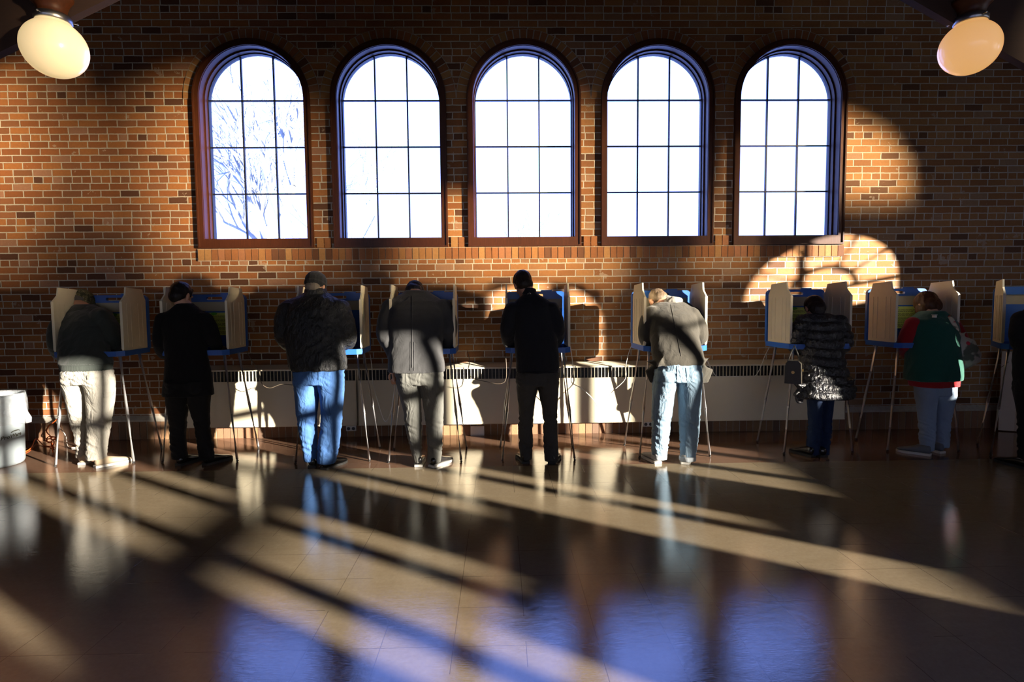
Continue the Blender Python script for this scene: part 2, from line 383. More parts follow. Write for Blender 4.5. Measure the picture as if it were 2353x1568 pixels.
for i, (y, hw, z0, zt) in enumerate(SW[:6]):
    fan = i == 3; zs = zt-hw
    bars = ((-.285, .285), (-.285, .285), (-.30, .25), (.16,), (), ())[i]; rows = ((1.95, zs-.02), (1.95, zs-.02), (zs-.02,), (zs,), (), ())[i]
    # unseen blocking panels, added to cut the sun streaks on the floor short (local x = -y)
    pan = ([(-.0, .01, z0, 1.64), (-.285+.0, .0, z0, 1.64), (-.53, -.3, z0, 1.64)], [(.3, .57, z0, 1.66), (-.57, -.3, z0, 1.34)], (), (), (), ())[i]
    window(6+i, (9, 0, 0), -PI/2, -y, hw, z0, zs, bars, rows, .13 if not fan and hw > .2 else .06, .05, False, fan, pan, .12 if i == 0 else .08 if i == 1 else .02)

for i, (c, hw, z0, zs) in enumerate(BW): window(12+i, (0, -7.5, 0), PI, c, hw, z0, zs, (-.28, .28), (1.5, 2.1, 2.7), .03, .12, False)  # frames and panes for the back openings added as sky fill
# brick arches over the windows, rowlock sill course, soldier base course
for i, c in enumerate(FC):
    bm = bmesh.new(); n = 29; r0, r1 = .609, .712
    for k in range(n):
        a0 = PI*(k+.08)/n; a1 = PI*(k+.92)/n
        pts = [(c-r*math.cos(a), ZS+r*math.sin(a)) for r, a in ((r0, a0), (r0, a1), (r1, a1), (r1, a0))]
        prism(bm, pts, -.009-random.random()*.004, .02)
    o = obj('trim_%d' % (i+1), bm, M['voussoir'], None, bevel=.003); o.location = (0, WY, 0)
    bm2 = bmesh.new(); ring_solid(bm2, arch(c, r1+.006, ZS, ZS)[1:-1], arch(c, r0-.004, ZS, ZS)[1:-1], -.006, .01, False); m2 = obj('mortar_bed', bm2, M['mortar'], o)
    tag(o, 'arch of small radial bricks over one window', kind='structure')
bm = bmesh.new(); x = -3.215
while x < 3.72:
    w = .0712; box(bm, x+.004, x+w-.004, -.022-random.random()*.006, .02, 1.922, 2.040); x += w
for i in range(4):
    m = (FC[i]+FC[i+1])/2; 
    for k in range(2): box(bm, m-.078+k*.08, m-.006+k*.08, -.016, .02, 2.052, 2.155)
o = obj('trim_6', bm, M['voussoir'], None, bevel=.003); o.location = (0, WY, 0); tag(o, 'rowlock brick sill course running under the five windows', kind='structure')
bm = bmesh.new(); box(bm, -3.22, 3.72, -.016, .02, 1.916, 2.046); obj('mortar_bed', bm, M['mortar'], o)
bm = bmesh.new(); x = -8.98
while x < 8.9:
    w = .0745; box(bm, x+.004, x+w-.004, -.03-random.random()*.004, .02, -.01, .196); x += w
o = obj('baseboard_far', bm, M['base_brick'], None, bevel=.003); o.location = (0, WY, 0); tag(o, 'soldier course of bricks along the foot of the brick wall', kind='structure')
bm = bmesh.new(); prism(bm, [(-.026, 0), (.02, 0), (.02, .262), (0, .258), (-.036, .212), (-.036, .196), (-.026, .19)], -8.98, 8.98, 'x'); obj('mortar_bed', bm, M['mortar'], o)

# timber braces with the two globe lamps
def brace(side, name, label):
    s = side; X0 = 2.50 if s > 0 else -2.27; sl = .53 if s > 0 else .47
    zb = lambda X: 3.185 - sl*(abs(X)-abs(X0))
    bm = bmesh.new(); xa, xb = s*.35, s*3.5
    prism(bm, [(xa, zb(xa)), (xb, zb(xb)), (xb, zb(xb)+.95), (xa, zb(xa)+.95)], 3.42, 3.47)
    box(bm, s*3.5-.11, s*3.5+.11, 3.40, 3.64, zb(xb)-.25, 5.4); box(bm, s*.35-.1, s*.35+.1, 3.4, 3.64, zb(xa)-.1, 5.4)
    return tag(obj(name, bm, M['beam'], None, bevel=.01), label, kind='structure')
brace(-1, 'trim_7', 'sloping dark timber roof brace, upper left'); brace(1, 'trim_8', 'sloping dark timber roof brace, upper right')
bm = bmesh.new(); box(bm, -9, 9, 3.40, 3.64, 5.0, 5.4); box(bm, -9, 9, -1.2, -.96, 5.0, 5.4); tag(obj('trim_9', bm, M['beam'], None), 'ceiling tie beams', kind='structure')

def lamp(px, py, Y, r, mat, tilt, label, group):
    c = at(px, py, Y); o = empty('globe_ceiling_light', (c.x, c.y, c.z+r*1.6), 0, label, 'ceiling light', group)
    def L(prof, name, mat, parent, n=40):
        bm = bmesh.new(); rings = [[bm.verts.new((rr*math.cos(2*PI*k/n), rr*math.sin(2*PI*k/n), z)) for k in range(n)] for rr, z in prof]
        for a, b in zip(rings, rings[1:]):
            for k in range(n): bm.faces.new((a[k], a[(k+1) % n], b[(k+1) % n], b[k]))
        bm.faces.new(rings[0]); bm.faces.new(rings[-1][::-1])
        q = obj(name, bm, mat, parent, smooth=True); return q
    off = -r*1.6
    prof = [(r*math.sin(R(a)), r*.97*math.cos(R(a))+off) for a in range(174, 32, -4)] + [(r*.50, r*.93+off)]
    g = L(prof, 'glass_globe', mat, o)
    zt = r*.88+off
    f = L([(r*.53, zt), (r*.56, zt+.005), (r*.56, zt+.03), (r*.50, zt+.042), (r*.3, zt+.05)], 'fitter_ring', M['nickel'], o)
    for k in range(3):
        a = R(30+120*k); bm = bmesh.new(); d = Vector((math.cos(a), math.sin(a), 0)); p = d*r*.54+Vector((0, 0, zt+.016))
        tube(bm, [p, p+d*.02], .003, 8); ellips(bm, p+d*.024, (.006, .006, .006), None, 8, 6); obj('thumb_screw', bm, M['nickel'], f)
    L([(r*.44, zt+.045), (r*.46, zt+.065), (r*.54, zt+.09), (r*.68, zt+.112), (r*.70, zt+.13), (r*.66, zt+.14)], 'canopy', M['casing'], o)
    L([(.03, zt+.13), (.03, zt+.34)], 'stem', M['beam'], o, 16)
    return o
lamp(126, 112, 3.40, .163, M['opal_l'], 0, 'pale cream glass globe light hanging in the upper left corner', 'schoolhouse globe lights')
lamp(2228, 110, 3.40, .155, M['opal_r'], 0, 'amber-tinted glass globe light hanging in the upper right corner', 'schoolhouse globe lights')

# convector covers along the wall
def convector(x0, x1, label):
    yf, yb = 5.985, WY-.035; o = empty('radiator_cover', ((x0+x1)/2, (yf+yb)/2, .157), 0, label, 'radiator', 'radiator covers under the windows')
    b = Vector(o.location)
    def part(name, bm, mat, par, bev=0):
        bmesh.ops.translate(bm, vec=-b, verts=bm.verts); q = link(name, tomesh(bm, name, False, bev), mat, par); return q
    bm = bmesh.new(); box(bm, x0+.003, x1-.003, yf, yf+.012, .157, .638); box(bm, x0+.003, x1-.003, yf, yb, .150, .157); box(bm, x0+.003, x0+.014, yf, yb, .157, .76); box(bm, x1-.014, x1-.003, yf, yb, .157, .76)
    part('front_panel', bm, M['cream'], o, .003)
    bm = bmesh.new(); prism(bm, [(yf-.006, .762), (yb, .800), (yb, .785), (yf+.004, .746), (yf-.006, .748)], x0, x1, 'x'); part('top_panel', bm, M['cream'], o)
    bm = bmesh.new(); box(bm, x0+.014, x1-.014, yf+.03, yf+.034, .636, .75); g = part('air_grille', bm, M['grille'], o)
    bm = bmesh.new(); n = int((x1-x0-.03)/.0365)
    for k in range(n+1): xx = x0+.014+(x1-x0-.028)*k/n; box(bm, xx-.0022, xx+.0022, yf+.002, yf+.026, .636, .748)
    bmf = bmesh.new()
    for k in range(12): zz = .642+k*.0093; box(bmf, x0+.014, x1-.014, yf+.014, yf+.03, zz, zz+.0035)
    bmesh.ops.translate(bm, vec=-b, verts=bm.verts); link('slats', tomesh(bm), M['cream'], g)
    bmesh.ops.translate(bmf, vec=-b, verts=bmf.verts); link('fins', tomesh(bmf), M['black_metal'], g)
for a, bb, l in ((-3.34, -1.525, 'cream radiator cover at the left end of the row, behind the long black overcoat'), (-1.525, .22, 'cream radiator cover behind the person in the grey-hemmed wool coat'), (.22, 1.97, 'cream radiator cover in the row, with the V-shaped white cord in front of it'), (1.97, 3.73, 'cream radiator cover at the right end of the row, behind the puffer coat')):
    convector(a, bb, l)
def outlet(px, py, label):
    c = at(px, py, WY-.045); bm = bmesh.new(); box(bm, c.x-.055, c.x+.055, c.y-.008, c.y+.04, c.z-.028, c.z+.028)
    o = obj('wall_outlet', bm, M['white_plastic'], None, bevel=.004, base=c); tag(o, label, 'outlet', 'wall outlets by the floor')
    for s in (-1, 1):
        bm = bmesh.new(); tube(bm, [(s*.026, -.010, 0), (s*.026, -.004, 0)], .018, 20); obj('socket', bm, M['black_metal'], o)
outlet(807, 985, 'white double outlet near the floor behind the dark beanie person'); outlet(1489, 975, 'white double outlet near the floor left of the light-jeans person')
c = at(1097, 991, WY-.06); bm = bmesh.new(); box(bm, c.x-.075, c.x+.075, c.y-.01, c.y+.03, c.z-.055, c.z+.055)
o = tag(obj('junction_box', bm, M['white_plastic'], None, bevel=.006, base=c), 'white square box on the brick base right of the wool-coat person', 'electrical box')
bm = bmesh.new(); box(bm, -.06, .06, -.014, -.009, -.04, .04); obj('cover_plate', bm, M['white_plastic'], o, bevel=.002)

# folding divider leaning at the right end
p0 = at(2292, 1000, 6.0); bm = bmesh.new(); n = 9; T = .012
A = Vector((5.42, 5.98, 0)); D = (Vector((6.35, 5.25, 0))-A)
N = Vector((-D.y, D.x, 0)).normalized()*.035
pts = [A+D*k/n+(N if k % 2 else Vector()) for k in range(n+1)]
for a, b2 in zip(pts, pts[1:]):
    nn = Vector((-(b2-a).y, (b2-a).x, 0)).normalized()*T; q = [a, b2, b2+nn, a+nn]
    prism(bm, [(v.x, v.y) for v in q], .01, .87, 'z')
o = obj('folding_panel', bm, M['divider'], None, base=(5.42, 5.98, .01)); tag(o, 'cream folded panel standing by the wall at the right edge', 'panel')

# bare trees beyond the glass
def tree(px, Y, h, seed, label, spread=.5, z0=-1.2, r=.16, lv=6):
    rnd = random.Random(seed); b = at(px, 500, Y); base = Vector((b.x, Y, z0)); bm = bmesh.new()
    def br(p, d, L, r, k):
        q = p + d*L*.5 + Vector((rnd.uniform(-1, 1), rnd.uniform(-1, 1), .3))*L*.06; e = q + (d+Vector((rnd.uniform(-.2, .2), rnd.uniform(-.2, .2), .05))).normalized()*L*.5
        tube(bm, [p, q, e], [r, r*.85, r*.7], 5, False)
        if k == 0: return
        for j in range(3 if k > 1 else 2):
            a = rnd.uniform(0, 2*PI); u, v = basis(d); nd = (d + (u*math.cos(a)+v*math.sin(a))*rnd.uniform(.35, .95)*spread*1.3 + Vector((0, 0, .12))).normalized()
            br(q if j == 2 else e, nd, L*rnd.uniform(.62, .8), r*.58, k-1)
    br(base, Vector((rnd.uniform(-.08, .08), 0, 1)).normalized(), h*.30, r, lv)
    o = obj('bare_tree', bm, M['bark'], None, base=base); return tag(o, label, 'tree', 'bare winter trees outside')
tree(645, 24, 14.5, 3, 'large bare tree seen through the leftmost arched window', .6, r=.34)
tree(665, 20, 6.6, 5, 'low bare shrub-like tree at lower right of the leftmost window', .7, r=.05, lv=5)
tree(790, 30, 15, 8, 'bare tree at the left side of the second window', .6, r=.14)
tree(850, 26, 8.2, 11, 'small bare tree in the lower panes of the second window', .8, r=.06, lv=5)
tree(1000, 30, 9.4, 13, 'faint bare tree at lower right of the second window', .7, r=.05, lv=5)
tree(1120, 24, 9.4, 17, 'bare bushy tree in the lower left of the middle window', .6, r=.07)
tree(1200, 28, 9.2, 19, 'thin bare tree in the lower centre of the middle window', .7, r=.06, lv=5)

# ------------------------------------------------------------------ booths
def booth(p, rz, label, sheet, cordside=0):
    o = empty('voting_booth', p, rz, label, 'voting booth', 'voting booths along the wall')
    W = .295
    # tray
    bm = bmesh.new(); cr = [(-W+.05, -.03), (W-.05, -.03), (W, .02), (W+.0, .47), (-W, .47), (-W, .02)]
    prism(bm, cr, .988, 1.006, 'z')
    inner = [(-W+.06, -.008), (W-.06, -.008), (W-.022, .03), (W-.022, .45), (-W+.022, .45), (-W+.022, .03)]
    n = len(cr)
    for i in range(n):
        j = (i+1) % n; prism(bm, [cr[i], cr[j], inner[j], inner[i]], 1.006, 1.036, 'z')
    tr = obj('tray', bm, M['blue'], o, bevel=.006)
    # back frame: rounded rectangle ring, leaning a little
    bm = bmesh.new()
    def rr(x0, x1, z0, z1, r, n=5):
        P = []
        for cx, cz, a in ((x1-r, z1-r, 0), (x0+r, z1-r, 90), (x0+r, z0+r, 180), (x1-r, z0+r, 270)):
            P += [(cx+r*math.cos(R(a+90*k/n)), cz+r*math.sin(R(a+90*k/n))) for k in range(n+1)]
        return P
    ring_solid(bm, rr(-W, W, 1.0, 1.552, .045), rr(-W+.034, W-.034, 1.03, 1.478, .012), .455, .492)
    # slotted top rail reads through: handle cut as a separate ring
    me = tomesh(bm, 'frame', False, .005); fr = link('back_frame', me, M['blue'], o)
    # cut the slot
    cut = bmesh.new(); prism(cut, rr(-.075, .075, 1.497, 1.527, .012), .4, .55); cme = tomesh(cut); co = bpy.data.objects.new('c', cme); COL.objects.link(co)
    co.parent = o; md = fr.modifiers.new('b', 'BOOLEAN'); md.object = co; md.operation = 'DIFFERENCE'; md.solver = 'EXACT'
    bpy.context.view_layer.update(); dg = bpy.context.evaluated_depsgraph_get(); nm = bpy.data.meshes.new_from_object(fr.evaluated_get(dg)); fr.modifiers.clear(); fr.data = nm
    bpy.data.objects.remove(co)
    bm = bmesh.new(); prism(bm, [(.05, 1.551), (.16, 1.551), (.165, 1.566), (.06, 1.566)], .462, .485); obj('latch', bm, M['blue'], o, bevel=.002)
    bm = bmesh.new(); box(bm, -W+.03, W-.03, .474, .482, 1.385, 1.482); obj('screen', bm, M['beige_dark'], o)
    bm = bmesh.new(); box(bm, -W+.03, W-.03, .468, .486, 1.02, 1.386); box(bm, -W+.06, W-.06, .458, .470, 1.150, 1.165); obj('lower_panel', bm, M['blue'], o, bevel=.003)
    if sheet:
        bm = bmesh.new(); prism(bm, [(.444, 1.150), (.448, 1.150), (.466, 1.372), (.462, 1.372)], -.255, .205, 'x'); s = obj('instruction_sheet', bm, M['sheet'], o)
        bm = bmesh.new(); rnd = random.Random(3); z = 1.34
        k = 0
        while z > 1.165:
            yy = .444+(z-1.15)/.222*.018; e = rnd.uniform(.1, .185) if k % 3 == 2 else .185
            x = -.235
            while x < e:
                w = rnd.uniform(.012, .04); box(bm, x, min(x+w, e), yy-.0012, yy+.001, z-.0022, z+.0012); x += w+.005
            z -= .0105 if k % 3 != 2 else .017; k += 1
        obj('printed_lines', bm, M['ink'], s)
        bm = bmesh.new(); prism(bm, [(-.02, 1.375), (-.045, 1.362), (-.03, 1.350), (-.015, 1.345), (.01, 1.352), (.02, 1.363), (.0, 1.374)], .456, .460); obj('printed_emblem', bm, M['green_ink'], s)
    # corrugated wings
    for s in (-1, 1):
        bm = bmesh.new(); x = s*(W-.012)
        prof = [(.015, 1.04), (.435, 1.02), (.438, 1.50), (.405, 1.545), (.385, 1.603), (.10, 1.615), (.085, 1.545), (.03, 1.50), (.012, 1.485)]
        prism(bm, [(y, z) for y, z in prof], x-.007, x+.007, 'x')
        for yy in (.10, .17, .30, .37): box(bm, x-.0105, x+.0105, yy-.008, yy+.008, 1.06, 1.47)
        box(bm, x-.011, x+.011, .012, .032, 1.05, 1.485); box(bm, x-.0095, x+.0095, .09, .39, 1.535, 1.542)
        w = obj('privacy_wing', bm, M['beige'], o, bevel=.0025)
        w.rotation_euler.z = 0
    for sx, sy in ((-1, 0), (1, 0), (-1, 1), (1, 1)):
        top = Vector((sx*(.235), .05+sy*.33, .995)); ft = Vector((sx*(.33+.03*sy), sy*.47, 0)); d = (ft-top)
        bm = bmesh.new(); tube(bm, [top, top+d*.55], .0138, 12); tube(bm, [top+d*.55, top+d*.985], .0118, 12); tube(bm, [top+d*.54, top+d*.56], .0148, 12)
        lg = obj('leg', bm, M['alu'], o, smooth=True)
        bm = bmesh.new(); tube(bm, [top+d*.982, top+d*1.0], .0135, 12); obj('rubber_foot', bm, M['rubber'], lg)
    return o
def mid(a, b): return (fl(*a)+fl(*b))/2
BO = [((133, 1070), (303, 1067), 6, 1, 'voting booth farthest left, with the bent person in the khaki trousers'),
 ((379, 1062), (541, 1062), 4, 1, 'voting booth second from left, used by the person in the long black coat'),
 ((677, 1064), (852, 1062), 4, 0, 'voting booth used by the person with the dark beanie and blue jeans'),
 ((890, 1063), (1063, 1061), 1, 1, 'voting booth used by the person in the wool coat and grey trousers'),
 ((1159, 1058), (1317, 1058), -1, 0, 'voting booth below the middle window, used by the dark-haired person in black jacket'),
 ((1465, 1054), (1635, 1048), 1, 0, 'voting booth with the person bending far over it in pale jeans'),
 ((1802, 1045), (1958, 1040), 1, 1, 'voting booth used by the person in the quilted puffer coat'),
 ((2050, 1040), (2192, 1037), -3, 1, 'voting booth used by the person in the green vest'),
 ((2275, 1050), (2436, 1046), -33, 0, 'voting booth cut off by the right edge of the photo')]
BP = []
for a, b, rz, sh, lab in BO:
    m = mid(a, b) if rz > -20 else Vector((4.74, 4.81, 0)); BP.append(m); booth(m, R(rz), lab, sh)
def paper(p, rz, w, d, label):
    bm = bmesh.new(); box(bm, -w/2, w/2, -d/2, d/2, 0, .002)
    for v in bm.verts: v.co.z += .006*(v.co.y/d+.5)
    o = obj('ballot_paper', bm, M['paper']); o.location = p; o.rotation_euler.z = rz; tag(o, label, 'paper', 'papers on the booth trays')
paper(BP[0]+Vector((.13, .12, 1.007)), .3, .2, .27, 'white paper on the tray beside the khaki-trousers person')
paper(BP[1]+Vector((.12, .14, 1.007)), -.2, .2, .27, 'white paper under the hand of the person in the long black coat')
paper(BP[2]+Vector((.15, .10, 1.007)), .1, .2, .2, 'white paper on the tray at the right of the dark beanie person')
paper(BP[4]+Vector((.14, .12, 1.007)), -.1, .2, .27, 'white paper on the tray of the booth below the middle window')

# cords
def cord(pts, r, mat, label, name='power_cord', cat='cord', group=None, seg=8):
    bm = bmesh.new(); P = curve_pts(pts, seg); tube(bm, P, r, 8); o = obj(name, bm, mat, None, smooth=True, base=pts[0]); return tag(o, label, cat, group)
def wp(L, Y): return [at(x, y, Y+k*(Y2-Y)/(len(L)-1)) if False else at(x, y, Y) for k, (x, y) in enumerate(L) for Y2 in (Y,)]
G = 'cords hanging between booths'
cord(wp([(565, 806), (578, 828), (592, 850), (602, 882), (620, 892), (645, 884), (672, 885)], 5.72), .0035, M['dark_cord'], 'thin cord from the second booth sagging right to the blue-jeans person', group=G)
cord(wp([(850, 812), (854, 840), (858, 885), (870, 930), (880, 962), (887, 969), (894, 958), (906, 915), (914, 878)], 5.66), .0042, M['white_cord'], 'white cord hanging in a V left of the grey-trousered person', group=G)
cord(wp([(1074, 806), (1079, 830), (1076, 852), (1086, 869), (1120, 878), (1150, 882), (1163, 868), (1162, 812)], 5.68), .0035, M['dark_cord'], 'thin cord looping between the wool-coat booth and the middle booth', group=G)
cord(wp([(1308, 784), (1313, 812), (1317, 850), (1313, 878), (1335, 892), (1360, 915), (1374, 936), (1382, 946), (1392, 932), (1405, 903), (1436, 872), (1438, 840), (1447, 805), (1455, 788)], 5.66), .004, M['white_cord'], 'pale cord hanging in a V between the middle booth and the far-bending person', group=G)
cord(wp([(1622, 822), (1636, 850), (1650, 866), (1690, 865), (1730, 866), (1745, 850), (1757, 820), (1768, 798)], 5.66), .0035, M['white_cord'], 'thin cord from the far-bending person across to the puffer-coat booth', group=G)
cord(wp([(2284, 843), (2300, 844), (2318, 832)], 5.5), .003, M['dark_cord'], 'short thin cord beside the folded cream panel', group=G)
def fp(L): return [fl(x, y)+Vector((0, 0, .008)) for x, y in L]
lo = fp([(40, 1032), (60, 1024), (82, 1038), (66, 1040), (52, 1043)])
cord([at(133, 962, 6.1), at(122, 972, 6.05), at(112, 980, 6.0), at(107, 992, 6.0), at(116, 1003, 5.95), at(120, 1012, 5.9), at(128, 1008, 5.85), at(122, 1005, 5.8), at(108, 1012, 5.8), at(113, 1018, 5.75), at(122, 1012, 5.7), at(124, 1020, 5.7), fl(117, 1028)+Vector((0, 0, .01)), fl(100, 1025)+Vector((0, 0, .01)), fl(83, 1015)+Vector((0, 0, .03)), fl(74, 1028)+Vector((0, 0, .01)), fl(66, 1036)+Vector((0, 0, .008)), fl(50, 1044)+Vector((0, 0, .008))], .005, M['orange_cord'], 'orange extension cord looping from the wall to the grey bin', 'extension_cord', 'cord', seg=10)
cord([fl(124, 1032)+Vector((0, 0, .01)), fl(118, 1022)+Vector((0, 0, .02)), at(106, 1014, 5.75), at(112, 1004, 5.8), at(128, 1006, 5.8), at(118, 1016, 5.75), fl(122, 1042)+Vector((0, 0, .01))], .005, M['orange_cord'], 'short orange cord tangled on the floor below the brick base', 'extension_cord', 'cord')
cord([at(128, 968, 6.08), at(137, 983, 5.95), at(150, 1000, 5.8), fl(153, 1018)+Vector((0, 0, .02)), fl(156, 1028)+Vector((0, 0, .006)), fl(165, 1031)+Vector((0, 0, .006)), fl(182, 1029)+Vector((0, 0, .006))], .0045, M['white_cord'], 'white cord on the floor behind the leftmost booth', 'power_cord', 'cord')

# grey bin with clear bag
bp = fl(-6, 1068); bx = empty('trash_bin', bp, 0, 'grey round bin with clear bag liner at the left edge', 'bin')
def lathe(prof, name, mat, parent, n=48, cap=True, warp=None):
    bm = bmesh.new(); rings = []
    for r, z in prof:
        rings.append([bm.verts.new(((r+(warp(2*PI*k/n, z) if warp else 0))*math.cos(2*PI*k/n), (r+(warp(2*PI*k/n, z) if warp else 0))*math.sin(2*PI*k/n), z)) for k in range(n)])
    for a, b in zip(rings, rings[1:]):
        for k in range(n): bm.faces.new((a[k], a[(k+1) % n], b[(k+1) % n], b[k]))
    if cap: bm.faces.new(rings[0][::-1])
    return obj(name, bm, mat, parent, smooth=True)
BR = .205
body = lathe([(BR-.03, 0), (BR-.015, .008), (BR-.005, .03), (BR+.003, .3), (BR+.008, .58), (BR+.02, .60), (BR+.026, .615), (BR+.026, .645), (BR+.012, .65), (BR, .64), (BR-.004, .6), (BR-.02, .05), (0.001, .03)], 'bin_body', M['bin'], bx)
bag = lathe([(BR-.006, .45), (BR+.01, .655), (BR+.031, .657), (BR+.036, .60), (BR+.028, .50), (BR+.024, .42), (BR+.026, .385)], 'bag_liner', M['bag'], bx, cap=False, warp=lambda a, z: .006*math.sin(7*a+z*20)+.004*math.sin(13*a)-.004*(z > .64))
bm = bmesh.new(); q = [Vector(v) for v in ((BR+.02, -.03, .60), (BR+.055, -.02, .52), (BR+.085, .0, .42), (BR+.10, .02, .385))]
prism(bm, [(BR+.01, .61), (BR+.05, .60), (BR+.07, .49), (BR+.105, .43), (BR+.10, .385), (BR+.01, .385)], -.02, .035); obj('bag_flap', bm, M['bag'], bx, bevel=.01)
fc = bpy.data.curves.new('lettering', 'FONT'); fc.body = 'ProWare'; fc.size = .043; fc.extrude = .0008; fc.offset = .0012; fc.space_character = 1.05; fc.shear = .25; fc.align_x = 'LEFT'
fo = bpy.data.objects.new('lettering', fc); COL.objects.link(fo); bpy.context.view_layer.update()
tm = bpy.data.meshes.new_from_object(fo.evaluated_get(bpy.context.evaluated_depsgraph_get())); bpy.data.objects.remove(fo)
sw = bmesh.new(); sw.from_mesh(tm)
P = [(.115+.045*math.cos(R(a)), .040+.020*math.sin(R(a))) for a in range(150, 0, -10)]; Q = [(.117+.042*math.cos(R(a)), .036+.014*math.sin(R(a))) for a in range(0, 151, 10)]
prism(sw, P+Q, -.0008, .0008, 'z')
R0 = BR+.0015
a0 = math.atan2(-.75, .45)
for v in sw.verts:      # wrap the lettering round the bin
    x, y, dz = v.co; a = R(-40)+x/R0; rr = R0+.004+dz; v.co = (rr*math.cos(a), rr*math.sin(a), .255+y+x*.10)
obj('printed_lettering', sw, M['ink'], body)

# ------------------------------------------------------------------ people
K = 3.0155
class Fig:
    def __init__(s, ox, Yf): s.ox = ox; s.Y = Yf
    def pt(s, x, y, dy=0): return at(s.ox+x/K, 600+y/K, s.Y+dy)
def nz(p, sc, seed=0): return noise.noise(Vector((p.x*sc[0]+seed, p.y*sc[1]+seed*1.7, p.z*sc[2]-seed)))
def ridged(p, sc, seed=0): return 1-abs(nz(p, sc, seed))*2
def cloth_fn(amp, sc=(7, 7, 4), seed=0, amp2=None, extra=None):
    a2 = amp*.5 if amp2 is None else amp2
    def f(p, n):
        q = Vector((p.x+.35*p.z, p.y, p.z-.25*p.x)); h = amp*nz(q, sc, seed)+a2*ridged(Vector((p.x-.5*p.z, p.y, p.z+.3*p.x)), (sc[0]*2, sc[1]*2, sc[2]*2.2), seed+9)-a2*.5
        if extra: h += extra(p, n)
        return n*h
    return f
def trouser_fn(knee, ank, seed, amp=.006):
    def f(p, n):
        h = amp*nz(p, (9, 9, 3.2), seed)+amp*.5*ridged(Vector((p.x+.4*p.z, p.y, p.z)), (16, 16, 7), seed)
        for z0, w, a in ((knee, .09, .009), (ank+.05, .07, .011), (knee+.42, .10, .007)):
            k = math.exp(-((p.z-z0)/w)**2)
            if k > .02: h += a*k*ridged(Vector((p.x+.3*nz(p, (6, 6, 6), seed), p.y, p.z+.5*abs(p.x-math.floor(p.x)))), (5, 5, 26), seed+3)-a*k*.6
        return n*h
    return f
def body_depth(rx): return max(.095, min(.17, rx*.62))

def shoe(f, px, py, ang, L, mat, sole, root, base, h=.095, label=None, wide=.05):
    """shoe whose heel stands at a pixel of the floor; ang = direction of the toe (0 = towards the wall, + = to the right)"""
    p = fl(f.ox+px/K, 600+py/K); a = R(ang); d = Vector((math.sin(a), math.cos(a), 0)); s = Vector((d.y, -d.x, 0))
    bm = bmesh.new(); prof = [(0, .032, .055, h*.95), (.03, .036, .06, h), (.08, .037, .06, h*1.0), (.13, .042, .052, h*.86), (.18, wide, .042, h*.66), (.23, wide*.98, .036, h*.55), (.27, wide*.74, .03, h*.45), (.292, wide*.4, .025, h*.33)]
    rings = []
    for t_, w, zc, top in prof:
        c = p+d*(t_*L/.29); ring = []
        for k in range(16):
            q = 2*PI*k/16; z = .018+(top-.018)*(.5+.5*math.sin(q)); ring.append(bm.verts.new(c+s*w*math.copysign(abs(math.cos(q))**.75, math.cos(q))+Vector((0, 0, z))))
        rings.append(ring)
    for r0, r1 in zip(rings, rings[1:]):
        for k in range(16): bm.faces.new((r0[k], r0[(k+1) % 16], r1[(k+1) % 16], r1[k]))
    bm.faces.new(rings[0][::-1]); bm.faces.new(rings[-1]); bmesh.ops.translate(bm, vec=-base, verts=bm.verts)
    me = tomesh(bm, 'shoe', True); o = link('shoe', me, mat, root); sb = o.modifiers.new('s', 'SUBSURF'); sb.levels = 1; sb.render_levels = 1
    if label: o['label'] = label
    bm = bmesh.new(); out = []
    for sd in (1, -1):
        seq = prof if sd == 1 else prof[::-1]
        for t_, w, zc, top in seq: out.append((p+d*(t_*L/.29)+s*sd*(w+.003)))
    prism(bm, [(v.x, v.y) for v in out], 0, .022, 'z'); bmesh.ops.translate(bm, vec=-base, verts=bm.verts)
    link('sole', tomesh(bm, 'sole', False, .003), sole, o)
    return p, d

def hand(bm, w, d, up, side, sc=1.0, curl=.6):
    """palm + four fingers + thumb from wrist w along d; side=+1 thumb on +lateral"""
    d = Vector(d).normalized(); up = (Vector(up)-d*Vector(up).dot(d)).normalized(); lat = d.cross(up)*side
    def P(x, y, z): return w+(lat*x+d*y+up*z)*sc
    tube(bm, [P(0, -.03, 0), P(0, .01, 0), P(.0, .045, 0), P(0, .085, -.004), P(0, .098, -.008)], [(.026*sc, .020*sc), (.030*sc, .018*sc), (.040*sc, .016*sc), (.041*sc, .015*sc), (.034*sc, .011*sc)], 14)
    for i, (x, L) in enumerate(((.030, .070), (.010, .080), (-.011, .074), (-.031, .058))):
        c = curl*(1+.12*i); pts = [P(x*.9, .075, -.002)]; a = .12; q = Vector((x, .095, -.006)); pts.append(P(*q))
        for s_ in (.45, .32, .23):
            a += c*.75; q = q+Vector((0, math.cos(a)*L*s_, -math.sin(a)*L*s_)); pts.append(P(*q))
        tube(bm, pts, [.0085*sc, .0092*sc, .0086*sc, .0078*sc, .0062*sc], 10)
    tube(bm, [P(.022, .018, -.004), P(.045, .045, -.012), P(.052, .072, -.022), P(.044, .092, -.030)], [.013*sc, .011*sc, .0095*sc, .007*sc], 10)

